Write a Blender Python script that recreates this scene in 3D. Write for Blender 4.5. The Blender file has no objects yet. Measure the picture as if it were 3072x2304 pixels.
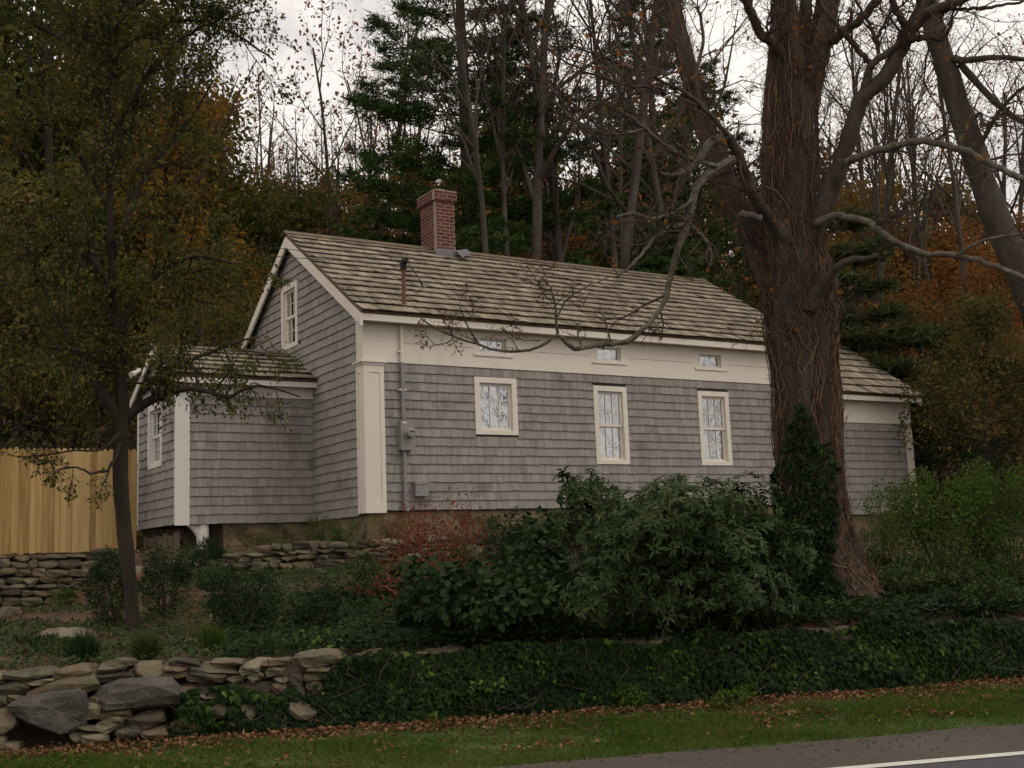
import bpy, math, random
import numpy as np
from mathutils import Vector, Matrix

R = math.radians
SC = bpy.context.scene
COL = SC.collection

# ------------------------------------------------------------------ camera
FPX = 3501.28                                     # focal length in photo pixels (3072 wide)
CAM = np.array([-7.7879, -17.2625, -0.7408])
YAW, PITCH, ROLL = 0.5512, 0.1439, -0.038
def cam_axes():
    cy, sy, cp, sp = math.cos(YAW), math.sin(YAW), math.cos(PITCH), math.sin(PITCH)
    f = np.array([sy*cp, cy*cp, sp]); r = np.array([cy, -sy, 0.]); u = np.cross(r, f)
    cr, sr = math.cos(ROLL), math.sin(ROLL)
    return cr*r+sr*u, -sr*r+cr*u, f
CR, CU, CF = cam_axes()
cam_d = bpy.data.cameras.new('camera'); cam = bpy.data.objects.new('camera', cam_d); COL.objects.link(cam)
cam_d.sensor_width = 36; cam_d.lens = 36*FPX/3072; cam_d.clip_start = .1; cam_d.clip_end = 2000
M = Matrix(((CR[0], CU[0], -CF[0], CAM[0]), (CR[1], CU[1], -CF[1], CAM[1]), (CR[2], CU[2], -CF[2], CAM[2]), (0, 0, 0, 1)))
cam.matrix_world = M
SC.camera = cam

# ------------------------------------------------------------------ sky, sun, exposure
SUN_AZ, SUN_EL = R(150), R(48)                   # azimuth clockwise from +Y
W = bpy.data.worlds.new('World'); SC.world = W; W.use_nodes = True
nt = W.node_tree; nt.nodes.clear()
o_ = nt.nodes.new('ShaderNodeOutputWorld'); bg = nt.nodes.new('ShaderNodeBackground')
sky = nt.nodes.new('ShaderNodeTexSky'); sky.sky_type = 'NISHITA'; sky.sun_disc = False
sky.sun_elevation = SUN_EL; sky.sun_rotation = SUN_AZ
tc = nt.nodes.new('ShaderNodeTexCoord'); ns = nt.nodes.new('ShaderNodeTexNoise')
ns.inputs['Scale'].default_value = 3.2; ns.inputs['Detail'].default_value = 6; ns.inputs['Roughness'].default_value = .55
rp = nt.nodes.new('ShaderNodeValToRGB'); rp.color_ramp.elements[0].position = .26; rp.color_ramp.elements[1].position = .42
rp.color_ramp.elements[0].color = (.35,)*3+(1,); rp.color_ramp.elements[1].color = (1,)*3+(1,)
rp2 = nt.nodes.new('ShaderNodeValToRGB')
rp2.color_ramp.elements[0].position = .32; rp2.color_ramp.elements[0].color = (7.6, 7.1, 6.9, 1)
rp2.color_ramp.elements[1].position = .46; rp2.color_ramp.elements[1].color = (11.2, 10.45, 9.8, 1)
mx = nt.nodes.new('ShaderNodeMixRGB')
L_ = nt.links
L_.new(tc.outputs['Generated'], ns.inputs['Vector']); L_.new(ns.outputs['Fac'], rp.inputs['Fac']); L_.new(ns.outputs['Fac'], rp2.inputs['Fac'])
L_.new(rp.outputs['Color'], mx.inputs['Fac']); L_.new(sky.outputs['Color'], mx.inputs['Color1']); L_.new(rp2.outputs['Color'], mx.inputs['Color2'])
L_.new(mx.outputs['Color'], bg.inputs['Color']); bg.inputs['Strength'].default_value = .1
L_.new(bg.outputs[0], o_.inputs[0])
sd = bpy.data.lights.new('sun', 'SUN'); so = bpy.data.objects.new('sun', sd); COL.objects.link(so)
sd.energy = .7; sd.angle = R(30); sd.color = (1, .94, .86)
sv = Vector((math.sin(SUN_AZ)*math.cos(SUN_EL), math.cos(SUN_AZ)*math.cos(SUN_EL), math.sin(SUN_EL)))
so.rotation_euler = sv.to_track_quat('Z', 'Y').to_euler(); so.location = sv*60
vs = SC.view_settings; vs.view_transform = 'Standard'; vs.look = 'None'; vs.exposure = -0.05; vs.gamma = 1
vs.use_curve_mapping = False
SC.cycles.use_adaptive_sampling = True; SC.cycles.adaptive_threshold = .025
SC.cycles.max_bounces = 4; SC.cycles.diffuse_bounces = 2; SC.cycles.glossy_bounces = 2; SC.cycles.transmission_bounces = 2; SC.cycles.transparent_max_bounces = 8

# ------------------------------------------------------------------ picture <-> place
def unproj(px, py, d):
    return CAM + d*(CF + CR*(px-1536)/FPX - CU*(py-1152)/FPX)
def project(P):
    P = np.asarray(P, float); D = P-CAM; z = D@CF
    return 1536+FPX*(D@CR)/z, 1152-FPX*(D@CU)/z
A18 = R(18); CA, SA = math.cos(A18), math.sin(A18)
def uv(x, y): return x*CA-y*SA, x*SA+y*CA         # along / across the road
def xy(u, v): return u*CA+v*SA, -u*SA+v*CA
def sstep(a, b, t):
    t = np.clip((t-a)/(b-a), 0, 1); return t*t*(3-2*t)
def fnoise(x, y, s=1., k=0.):
    return (np.sin(x*1.3*s+1.7*np.sin(y*.9*s+k)+k)+np.sin(y*1.7*s+1.3*np.sin(x*1.1*s+2+k))+np.sin((x+y)*2.3*s+k*2))/3
ZROAD = -2.30
def gz(x, y):
    x = np.asarray(x, float); y = np.asarray(y, float)
    u, v = uv(x, y)
    z = ZROAD-.02+(.10*sstep(-10.1, -8.0, v))+.015*fnoise(x, y, 2.)*sstep(-9.9, -9.4, v)
    top = -1.60+.07*sstep(-2, 3, u)
    left = 1-sstep(-4.2, -3.2, x)
    s = sstep(-7.6, -.6, v)
    slope = top+s*((1-left)*.66+left*.26) + .03*fnoise(x, y, 1.3, 1.)
    z = z+(slope-z)*sstep(-7.80, -7.55, v)
    right = sstep(4, 7, x)
    upper = -.50+.10*sstep(0, 3, x)*(1-right)-.12*right
    step_u = sstep(-.42, -.22, v)*(1-right)+sstep(-3.5, .5, v)*right
    z = z+(upper-z)*step_u*sstep(-3.5, -3.1, x)
    z = np.where(x < -2.6, z+(-.45-z)*sstep(4.05, 4.35, y), z)
    h = np.clip(y-9+.18*np.clip(-x-6, 0, 40), 0, 110)
    z = z+.37*(h-4*(1-np.exp(-h/4)))+.35*fnoise(x, y, .35, 3.)*sstep(9, 20, y)
    return z
def ground_hit(px, py):
    d = np.linspace(7, 60, 1061); P = CAM+d[:, None]*(CF+CR*(px-1536)/FPX-CU*(py-1152)/FPX)
    b = P[:, 2] < gz(P[:, 0], P[:, 1]); i = int(np.argmax(b)) if b.any() else 200
    return P[i], d[i]

# ------------------------------------------------------------------ materials
MATS = {}
def pm(name, cols, rough=.85, nscale=4., nw=.6, rw=.6, src='attr', bump=0., bscale=None, stretch=(1, 1, 1), trans=0., spec=.25, detail=4, metal=0., bdist=.02, spots=None):
    m = bpy.data.materials.new(name); m.use_nodes = True; t = m.node_tree; N = t.nodes; L = t.links
    p = N['Principled BSDF']; p.inputs['Roughness'].default_value = rough; p.inputs['Metallic'].default_value = metal
    p.inputs['Specular IOR Level'].default_value = spec
    g = N.new('ShaderNodeNewGeometry'); mp = N.new('ShaderNodeMapping'); mp.inputs['Scale'].default_value = stretch
    L.new(g.outputs['Position'], mp.inputs['Vector'])
    n = N.new('ShaderNodeTexNoise'); n.inputs['Scale'].default_value = nscale; n.inputs['Detail'].default_value = detail
    if src == 'obj':
        oi = N.new('ShaderNodeObjectInfo'); a_out = oi.outputs['Random']
    else:
        a = N.new('ShaderNodeAttribute'); a.attribute_name = 'rnd'; a_out = a.outputs['Fac']
    L.new(mp.outputs[0], n.inputs['Vector'])
    def math_(op, x, y):
        q = N.new('ShaderNodeMath'); q.operation = op
        for i, w in enumerate((x, y)):
            if isinstance(w, (int, float)): q.inputs[i].default_value = w
            else: L.new(w, q.inputs[i])
        return q.outputs[0]
    # noise stretched about .5 and the piece's own random value
    v = math_('ADD', math_('MULTIPLY', math_('SUBTRACT', n.outputs['Fac'], .5), 2*nw), math_('MULTIPLY', math_('SUBTRACT', a_out, .5), rw))
    v = math_('ADD', v, .5)
    r = N.new('ShaderNodeValToRGB'); e = r.color_ramp.elements
    for i, c in enumerate(cols):
        q = e[i] if i < 2 else e.new(0)
        q.color = (*c, 1)
    for i in range(len(cols)): e[i].position = i/max(1, len(cols)-1)
    # positions were reassigned in list order: recolour in that order
    for i, c in enumerate(cols): e[i].color = (*c, 1)
    L.new(v, r.inputs['Fac']); c_out = r.outputs['Color']
    if spots:
        sc_, thr, scol = spots
        n3 = N.new('ShaderNodeTexNoise'); n3.inputs['Scale'].default_value = sc_; n3.inputs['Detail'].default_value = 5
        L.new(g.outputs['Position'], n3.inputs['Vector'])
        rr = N.new('ShaderNodeValToRGB'); rr.color_ramp.elements[0].position = thr; rr.color_ramp.elements[1].position = thr+.12
        L.new(n3.outputs['Fac'], rr.inputs['Fac'])
        mm = N.new('ShaderNodeMixRGB'); L.new(rr.outputs['Color'], mm.inputs['Fac']); L.new(c_out, mm.inputs['Color1']); mm.inputs['Color2'].default_value = (*scol, 1)
        c_out = mm.outputs['Color']
    L.new(c_out, p.inputs['Base Color'])
    if bump:
        n2 = N.new('ShaderNodeTexNoise'); n2.inputs['Scale'].default_value = bscale or nscale*6; n2.inputs['Detail'].default_value = 6
        L.new(mp.outputs[0], n2.inputs['Vector']); b = N.new('ShaderNodeBump'); b.inputs['Strength'].default_value = bump; b.inputs['Distance'].default_value = bdist
        L.new(n2.outputs['Fac'], b.inputs['Height']); L.new(b.outputs[0], p.inputs['Normal'])
    if trans:
        tr = N.new('ShaderNodeBsdfTranslucent'); L.new(c_out, tr.inputs['Color']); ms = N.new('ShaderNodeMixShader')
        ms.inputs[0].default_value = trans; L.new(p.outputs[0], ms.inputs[1]); L.new(tr.outputs[0], ms.inputs[2])
        L.new(ms.outputs[0], N['Material Output'].inputs[0])
    MATS[name] = m
    return m

m_wsh = pm('weathered_wall_shingle', [(.185, .168, .148), (.242, .222, .198), (.285, .264, .238), (.33, .308, .28)], .9, 1.6, .55, .42, 'obj', .35, 20, (7, 7, 1), bdist=.004, spots=(1.5, .60, (.175, .157, .137)))
m_wshA = pm('weathered_wall_shingles', [(.185, .168, .148), (.242, .222, .198), (.285, .264, .238), (.33, .308, .28)], .9, 1.6, .55, .42, 'attr', .35, 20, (7, 7, 1), bdist=.004, spots=(1.5, .60, (.175, .157, .137)))
RC = [(.085, .067, .047), (.175, .143, .102), (.25, .208, .152), (.345, .295, .222)]
m_rsh = pm('roof_shake', RC, .9, 3.5, .8, .6, 'obj', .5, 18, (4, 1, 1), bdist=.006)
m_rshA = pm('roof_shakes', RC, .9, 3.5, .8, .6, 'attr', .5, 18, (4, 1, 1), bdist=.006)
m_trim = pm('cream_paint', [(.58, .52, .44), (.69, .625, .54), (.72, .655, .57), (.74, .68, .60)], .6, 1.6, .8, 0, 'attr', .25, 30, (1, 1, .35), spec=.3, bdist=.006, spots=(2.2, .68, (.60, .53, .44)))
m_trimw = pm('cooler_white_paint', [(.62, .58, .53), (.73, .69, .64)], .55, 1.2, .6, 0, 'attr', .12, 30, spec=.35)
m_sheath = pm('sheathing', [(.05, .042, .036), (.08, .07, .06)], .95, 3, .6, 0)
m_dark = pm('interior', [(.05, .045, .04), (.07, .06, .05)], .9)
m_ridge = pm('dark_ridge_board', [(.10, .075, .05), (.17, .13, .09)], .9, 6, .7, 0, bump=.4)
m_brick = pm('brick', [(.065, .022, .019), (.105, .035, .030), (.14, .046, .038), (.09, .034, .036)], .9, 9, .4, .9, 'obj', .4, 60)
m_mortar = pm('mortar', [(.22, .17, .14), (.36, .29, .235)], .95, 14, .6, 0)
m_lead = pm('lead_flashing', [(.14, .13, .14), (.20, .18, .19)], .6, 5, .6, 0, metal=.3)
m_rust = pm('rusty_pipe', [(.10, .045, .03), (.17, .075, .05)], .7, 12, .7, 0)
m_gmetal = pm('grey_painted_metal', [(.21, .195, .185), (.26, .245, .235)], .5, 6, .5, 0, spec=.4)
m_cable = pm('black_cable', [(.015, .015, .015), (.03, .03, .03)], .6)
m_found = pm('parged_foundation', [(.10, .075, .042), (.17, .13, .075), (.235, .185, .11)], .95, 3.5, .9, 0, bump=.9, bscale=9, bdist=.05, spots=(3., .55, (.07, .06, .03)))
m_curtain = pm('white_curtain', [(.55, .53, .50), (.72, .70, .66)], .9, 3, .6, 0, trans=.3)
m_cedar = pm('new_cedar_board', [(.26, .155, .056), (.37, .235, .09), (.44, .295, .125), (.50, .35, .16)], .85, 2.5, .6, .95, 'obj', .3, 30, (9, 9, .6), spots=(11., .66, (.19, .09, .035)))
m_oldwood = pm('old_plank', [(.10, .075, .055), (.17, .13, .095)], .9, 4, .7, .5, 'obj', .4, 40, (5, 5, .6))
ST = [(.048, .040, .028), (.095, .080, .054), (.145, .122, .08), (.12, .08, .046), (.195, .168, .112)]
m_stone = pm('field_stone', ST, .92, 3.5, .45, 1.1, 'obj', .7, 22, bdist=.03, spots=(5., .58, (.105, .105, .055)))
m_gstone = pm('blue_grey_stone', [(.045, .040, .033), (.078, .070, .058), (.12, .108, .088)], .9, 4, .8, .3, 'obj', .9, 14, bdist=.05, spots=(4., .6, (.11, .10, .07)))
m_soil = pm('leaf_strewn_soil', [(.03, .022, .014), (.06, .042, .024), (.10, .058, .03), (.14, .07, .032)], .98, 2.2, .9, 0, bump=.8, bscale=14, bdist=.06, spots=(.5, .52, (.045, .05, .022)))
m_verge = pm('verge_turf', [(.03, .05, .012), (.055, .08, .02), (.085, .095, .03)], .98, 3.5, .8, 0, bump=.6, bscale=30)
m_asph = pm('asphalt', [(.05, .041, .033), (.08, .066, .053), (.105, .088, .072)], .9, 40, .9, 0, bump=.5, bscale=160, spots=(.7, .58, (.095, .078, .062)))
m_asph2 = pm('travel_lane_asphalt', [(.06, .055, .06), (.085, .078, .085)], .85, 40, .9, 0, bump=.3, bscale=160)
m_line = pm('road_line_paint', [(.48, .46, .40), (.66, .64, .57)], .7, 14, .8, 0)
m_bark = pm('dark_bark', [(.030, .022, .016), (.065, .048, .035), (.10, .078, .058)], .95, 5, .8, .3, bump=.9, bscale=26, stretch=(1, 1, .3), bdist=.03)
m_vine = pm('red_brown_vine', [(.050, .029, .019), (.112, .068, .044), (.195, .128, .082)], .95, 6, .6, .9, bump=.6, bscale=40, stretch=(1, 1, .35))
m_lich = pm('lichen_grey_bark', [(.045, .036, .026), (.11, .095, .07), (.20, .185, .145)], .95, 9, .9, .3, bump=.7, bscale=40)
m_slim = pm('dark_slim_bark', [(.018, .014, .010), (.036, .027, .019), (.058, .045, .032)], .95, 6, .8, .3, bump=.9, bscale=26, stretch=(1, 1, .3), bdist=.02)
m_greyb = pm('grey_forest_bark', [(.028, .022, .017), (.06, .049, .038), (.105, .088, .068)], .95, 3, .9, .5, bump=.8, bscale=14, stretch=(1, 1, .3))
m_twig = pm('twig', [(.05, .032, .026), (.09, .062, .05)], .95, 3, .5, .5)
def leafm(name, cols, trans=.3, rough=.55, nscale=1.2, nw=.5, rw=.9, spec=.3):
    rough = max(rough, .62); spec = .12
    return pm(name, cols, rough, nscale, nw, rw, 'attr', trans=trans, spec=spec)
l_ivy = leafm('ivy_leaf', [(.006, .014, .003), (.012, .028, .006), (.026, .055, .009), (.10, .15, .022)], .2, .4, 1.6)
l_ground = leafm('ground_cover_leaf', [(.016, .030, .010), (.034, .056, .018), (.056, .085, .025), (.085, .09, .025)], .2, .45)
l_rhodo = leafm('rhododendron_leaf', [(.010, .024, .007), (.022, .042, .012), (.036, .060, .019), (.058, .084, .032), (.11, .10, .025)], .2, .55, 2., spec=.25)
l_hyd = leafm('broad_dark_leaf', [(.008, .020, .006), (.018, .038, .010), (.034, .058, .016)], .2, .4, 2.)
l_dark = leafm('fine_dark_leaf', [(.012, .026, .009), (.026, .048, .016), (.042, .07, .024)], .25, .5, 2.)
l_fresh = leafm('fresh_green_leaf', [(.032, .06, .010), (.06, .10, .015), (.10, .145, .022)], .35, .5, 2.)
l_red = leafm('red_leaf', [(0.125, 0.0275, 0.0225), (0.2, 0.0425, 0.0325), (0.2375, 0.0688, 0.04), (0.1625, 0.075, 0.0375)], .35, .6)
l_litter = leafm('fallen_leaf', [(.06, .027, .014), (.13, .06, .03), (.21, .11, .052), (.30, .18, .09)], .15, .7, 2.)
l_grass = leafm('grass_blade', [(0.0334, 0.066, 0.007), (0.0598, 0.1012, 0.0106), (0.088, 0.1188, 0.0158), (0.1584, 0.1276, 0.044)], .35, .6, .9)
l_olive = leafm('olive_leaf', [(0.0393, 0.0524, 0.0122), (0.0702, 0.0861, 0.0187), (0.1076, 0.1104, 0.0243), (0.1685, 0.117, 0.0234)], .4, .6)
l_gold = leafm('golden_leaf', [(0.1275, 0.079, 0.0179), (0.2167, 0.1275, 0.0229), (0.306, 0.1594, 0.0255), (0.1084, 0.0956, 0.0319)], .4, .6, .6)
l_rust = leafm('russet_leaf', [(0.13, 0.0585, 0.0325), (0.221, 0.0975, 0.0468), (0.299, 0.1235, 0.0546)], .35, .7, .6)
l_orange = leafm('orange_leaf', [(0.125, 0.0625, 0.025), (0.2125, 0.0938, 0.0287), (0.275, 0.1125, 0.0275), (0.125, 0.0875, 0.0375)], .4, .7, .6)
l_brown = leafm('brown_green_leaf', [(0.0601, 0.0655, 0.0197), (0.1037, 0.0961, 0.0295), (0.1474, 0.1147, 0.0371), (0.2075, 0.1256, 0.036)], .35, .7, .6)
l_pine = leafm('pine_needle', [(0.0187, 0.0425, 0.0088), (0.0375, 0.07, 0.015), (0.065, 0.1075, 0.025)], .15, .5, .6)

# window glass: reflective, seen through where it does not mirror
m_glass = bpy.data.materials.new('window_glass'); m_glass.use_nodes = True
t = m_glass.node_tree; t.nodes.clear(); o = t.nodes.new('ShaderNodeOutputMaterial')
gl = t.nodes.new('ShaderNodeBsdfGlossy'); gl.inputs['Roughness'].default_value = .012; gl.inputs['Color'].default_value = (.95, .97, 1, 1)
tr = t.nodes.new('ShaderNodeBsdfTransparent'); tr.inputs['Color'].default_value = (.80, .84, .82, 1)
fr = t.nodes.new('ShaderNodeLayerWeight'); fr.inputs['Blend'].default_value = .5
rg = t.nodes.new('ShaderNodeMapRange'); rg.inputs['From Min'].default_value = 0; rg.inputs['From Max'].default_value = 1; rg.inputs['To Min'].default_value = .34; rg.inputs['To Max'].default_value = 1
nz = t.nodes.new('ShaderNodeTexNoise'); nz.inputs['Scale'].default_value = 5; bm_ = t.nodes.new('ShaderNodeBump'); bm_.inputs['Strength'].default_value = .22; bm_.inputs['Distance'].default_value = .04
gg = t.nodes.new('ShaderNodeNewGeometry'); t.links.new(gg.outputs['Position'], nz.inputs['Vector']); t.links.new(nz.outputs['Fac'], bm_.inputs['Height']); t.links.new(bm_.outputs[0], gl.inputs['Normal'])
ms = t.nodes.new('ShaderNodeMixShader'); t.links.new(fr.outputs['Fresnel'], rg.inputs['Value']); t.links.new(rg.outputs[0], ms.inputs[0])
t.links.new(tr.outputs[0], ms.inputs[1]); t.links.new(gl.outputs[0], ms.inputs[2]); t.links.new(ms.outputs[0], o.inputs[0])

# ------------------------------------------------------------------ mesh helpers
def tag(o, label=None, cat=None, group=None, kind=None):
    if label: o['label'] = label
    if cat: o['category'] = cat
    if group: o['group'] = group
    if kind: o['kind'] = kind
    return o
def link(name, data, parent=None):
    o = bpy.data.objects.new(name, data); COL.objects.link(o)
    if parent is not None:
        o.parent = parent; o.matrix_parent_inverse = Matrix.Identity(4)
    return o
def empty(name, loc=(0, 0, 0)):
    o = link(name, None); o.location = loc; o.empty_display_size = .2; return o

class MB:
    """collects polygons; each add() takes verts (n,3) and faces as lists or an int array, plus a random value for each face"""
    def __init__(s): s.v = []; s.f = []; s.r = []; s.n = 0; s.pend = {}
    def add(s, v, f, r=None):
        v = np.asarray(v, float).reshape(-1, 3)
        fs = np.asarray(f, dtype=np.int64) if not isinstance(f, list) else f
        if isinstance(fs, list):
            by = {}
            for q in fs: by.setdefault(len(q), []).append(q)
            groups = [np.array(x, dtype=np.int64) for x in by.values()]
        else: groups = [fs]
        for gq in groups:
            s.f.append(gq+s.n)
            s.r.append(np.full(len(gq), .5) if r is None else (np.full(len(gq), r) if np.isscalar(r) else np.asarray(r)))
        s.v.append(v); s.n += len(v)
        return s
    def box(s, a, b, r=None):
        x0, y0, z0 = a; x1, y1, z1 = b
        v = [(x0, y0, z0), (x1, y0, z0), (x1, y1, z0), (x0, y1, z0), (x0, y0, z1), (x1, y0, z1), (x1, y1, z1), (x0, y1, z1)]
        return s.add(v, BOXF, r)
    def mesh(s, name, mat, smooth=False):
        for (n, sides), L in s.pend.items(): flush_tubes(s, n, sides, L)
        me = bpy.data.meshes.new(name)
        v = np.concatenate(s.v) if s.v else np.zeros((0, 3))
        me.vertices.add(len(v)); me.vertices.foreach_set('co', v.ravel())
        lv = np.concatenate([q.ravel() for q in s.f]); cnt = np.concatenate([np.full(len(q), q.shape[1]) for q in s.f])
        st = np.concatenate([[0], np.cumsum(cnt)[:-1]])
        me.loops.add(len(lv)); me.loops.foreach_set('vertex_index', lv.astype(np.int32))
        me.polygons.add(len(cnt)); me.polygons.foreach_set('loop_start', st.astype(np.int32))
        try: me.polygons.foreach_set('loop_total', cnt.astype(np.int32))
        except Exception: pass
        me.update(calc_edges=True)
        at = me.attributes.new('rnd', 'FLOAT', 'FACE'); at.data.foreach_set('value', np.concatenate(s.r).astype(np.float32))
        me.polygons.foreach_set('use_smooth', np.full(len(cnt), bool(smooth)))
        if mat: me.materials.append(mat)
        me.validate(); me.update()
        return me
    def build(s, name, mat, parent=None, smooth=False):
        return link(name, s.mesh(name, mat, smooth), parent)
BOXF = [(0, 3, 2, 1), (4, 5, 6, 7), (0, 1, 5, 4), (1, 2, 6, 5), (2, 3, 7, 6), (3, 0, 4, 7)]

def nrm(a): return a/np.maximum(np.linalg.norm(a, axis=-1, keepdims=True), 1e-9)
def tube(mb, pts, rad, sides=6, r=.5, cap=True, wob=None):
    pts = np.asarray(pts, float); n = len(pts); rad = np.broadcast_to(np.asarray(rad, float), (n,))
    if wob is None and not (cap and sides > 3) and n > 1:
        mb.pend.setdefault((n, sides), []).append((pts, rad, r)); return
    t = np.gradient(pts, axis=0); t = nrm(t)
    ref = np.array([0, 0, 1.]) if abs(t[0, 2]) < .9 else np.array([1., 0, 0])
    a = nrm(np.cross(t, ref)); b = np.cross(t, a)
    th = np.arange(sides)*2*math.pi/sides
    rr = rad[:, None]*(np.ones((n, sides)) if wob is None else wob)
    v = pts[:, None, :]+rr[..., None]*(np.cos(th)[None, :, None]*a[:, None, :]+np.sin(th)[None, :, None]*b[:, None, :])
    i = np.arange(n-1)[:, None]*sides; j = np.arange(sides)[None, :]; k = (j+1) % sides
    f = np.stack([i+j, i+k, i+sides+k, i+sides+j], -1).reshape(-1, 4)
    mb.add(v.reshape(-1, 3), f, r)
    if cap and sides > 3: mb.f.append((np.arange(sides)[None, ::-1]+mb.n-n*sides)); mb.r.append(np.array([r])); mb.f.append(np.arange(sides)[None, :]+mb.n-sides); mb.r.append(np.array([r]))

def flush_tubes(mb, n, sides, L):
    P = np.array([q[0] for q in L]); rad = np.array([q[1] for q in L]); rv = np.array([q[2] for q in L]); m = len(L)
    t = np.empty_like(P); t[:, 1:-1] = P[:, 2:]-P[:, :-2]; t[:, 0] = P[:, 1]-P[:, 0]; t[:, -1] = P[:, -1]-P[:, -2]; t = nrm(t)
    ref = np.where((np.abs(t[:, :1, 2:]) < .9), np.array([0, 0, 1.]), np.array([1., 0, 0]))
    a = nrm(np.cross(t, np.broadcast_to(ref, t.shape))); b = np.cross(t, a); th = np.arange(sides)*2*math.pi/sides
    v = P[:, :, None]+rad[:, :, None, None]*(np.cos(th)[None, None, :, None]*a[:, :, None]+np.sin(th)[None, None, :, None]*b[:, :, None])
    i = (np.arange(m)*n*sides)[:, None, None]+np.arange(n-1)[None, :, None]*sides; j = np.arange(sides)[None, None]; k = (j+1) % sides
    f = np.stack(np.broadcast_arrays(i+j, i+k, i+sides+k, i+sides+j), -1).reshape(-1, 4)
    mb.add(v.reshape(-1, 3), f, np.repeat(rv, (n-1)*sides))
def rand_unit(rng, n): return nrm(rng.normal(size=(n, 3)))
def cards(mb, c, d, nn, ln, wd, rng, fold=.25, rv=None, shape='leaf'):
    """leaves: base at c, growing along d, facing nn"""
    c = np.asarray(c); n = len(c)
    if n == 0: return
    d = nrm(d); s = nrm(np.cross(d, nn)); nn = np.cross(s, d)
    ln = np.broadcast_to(ln, (n,))[:, None]; wd = np.broadcast_to(wd, (n,))[:, None]
    rv = rng.random(n) if rv is None else rv
    if shape == 'leaf':
        v = np.stack([c, c+d*ln*.5+s*wd*.5+nn*wd*fold, c+d*ln-nn*ln*.08, c+d*ln*.5-s*wd*.5+nn*wd*fold], 1)
        f = np.arange(n)[:, None]*4+np.array([0, 1, 2])[None]; g = np.arange(n)[:, None]*4+np.array([0, 2, 3])[None]
        mb.add(v.reshape(-1, 3), np.concatenate([f, g]), np.concatenate([rv, rv]))
    elif shape == 'oval':
        P = [(0, 0), (.38, .22), (.5, .52), (.28, .84), (0, 1), (-.28, .84), (-.5, .52), (-.38, .22)]
        v = np.stack([c+s*wd*a_+d*ln*b_+nn*(wd*fold*abs(a_)*1.6-ln*.22*b_*b_) for a_, b_ in P], 1); I = np.arange(n)[:, None]*8
        mb.add(v.reshape(-1, 3), np.concatenate([I+np.array([[0, 1, 2, 3]]), I+np.array([[0, 3, 4, 5]]), I+np.array([[0, 5, 6, 7]])]), np.tile(rv, 3))
    elif shape == 'needle':
        v = np.stack([c-s*wd*.5, c+s*wd*.5, c+d*ln], 1)
        mb.add(v.reshape(-1, 3), np.arange(n*3).reshape(n, 3), rv)
    else:                                          # lobed ivy leaf
        P = [(0, 0), (.42, -.05), (.40, .38), (.16, .50), (0, 1), (-.16, .50), (-.40, .38), (-.42, -.05)]
        v = np.stack([c+s*wd*p*1.1+d*ln*q-nn*ln*.25*abs(p) for p, q in P], 1)
        k = len(P); I = np.arange(n)[:, None]*k
        f = np.concatenate([I+np.array([[0, 1, 2, 3]]), I+np.array([[0, 3, 4, 5]]), I+np.array([[0, 5, 6, 7]])])
        mb.add(v.reshape(-1, 3), f, np.tile(rv, 3))

# ------------------------------------------------------------------ ground, road
def sheet(name, us, vs_, zf, mat, label=None, off=0.):
    U, V = np.meshgrid(us, vs_); X, Y = xy(U, V); Z = zf(X, Y)+off
    nx, ny = len(us), len(vs_)
    i = (np.arange(ny-1)[:, None]*nx+np.arange(nx-1)[None, :]).ravel()
    mb = MB(); mb.add(np.stack([X, Y, Z], -1).reshape(-1, 3), np.stack([i, i+1, i+nx+1, i+nx], -1))
    return mb.build(name, mat, smooth=True)
us = np.unique(np.concatenate([np.linspace(-160, -14, 40), np.arange(-14, 18, .3), np.linspace(18, 200, 46)]))
vv = np.unique(np.round(np.concatenate([np.linspace(-90, -19, 12), np.arange(-19, -8, .5), np.arange(-8.2, 8, .1), np.arange(8, 40, .7), np.linspace(40, 240, 50)]), 3))
tag(sheet('ground', us, vv, gz, m_soil), 'leaf strewn wooded ground rising into a hillside behind the house', kind='structure')
ug = np.linspace(-60, 80, 180)
tag(sheet('verge', np.arange(-14, 20, .25), np.arange(-10.22, -7.85, .15), gz, m_verge, off=.006), 'strip of turf between stone wall and road', kind='structure')
flat = lambda X, Y: np.full(X.shape, ZROAD)
def edge_sheet():
    rng = np.random.default_rng(5); us_ = np.arange(-60, 90, .12)
    e = -10.02+.03*np.sin(us_*2.1)+.02*np.sin(us_*5.3+1)+rng.normal(0, .012, len(us_))
    mb = MB(); n = len(us_)
    A = np.stack([*xy(us_, e), np.full(n, ZROAD-.012)], -1); Bm = np.stack([*xy(us_, e-.08), np.full(n, ZROAD+.004)], -1); B = np.stack([*xy(us_, np.full(n, -11.33)), np.full(n, ZROAD+.012)], -1)
    i = np.arange(n-1)
    for k in range(2): mb.add(np.concatenate([[A, Bm][k], [Bm, B][k]]), np.stack([i+n, i+n+1, i+1, i], -1))
    return mb.build('road', m_asph)
road = tag(edge_sheet(), 'worn asphalt shoulder of the road beside the turf', kind='structure')
mb = MB(); x = np.array([(-60, -18.2, 0), (90, -18.2, 0), (90, -11.33, 0), (-60, -11.33, 0)]); X, Y = xy(x[:, 0], x[:, 1])
mb.add(np.stack([X, Y, np.full(4, ZROAD+.012)], -1), [(0, 1, 2, 3)]); mb.build('travel_lane', m_asph2, road)
mb = MB(); us_ = np.arange(-60, 90, .2); n = len(us_); i = np.arange(n-1)
rg_ = np.random.default_rng(2)
A = np.stack([*xy(us_, -11.215+rg_.normal(0, .004, n)), np.full(n, ZROAD+.018)], -1); B = np.stack([*xy(us_, -11.33+rg_.normal(0, .004, n)), np.full(n, ZROAD+.018)], -1)
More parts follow.
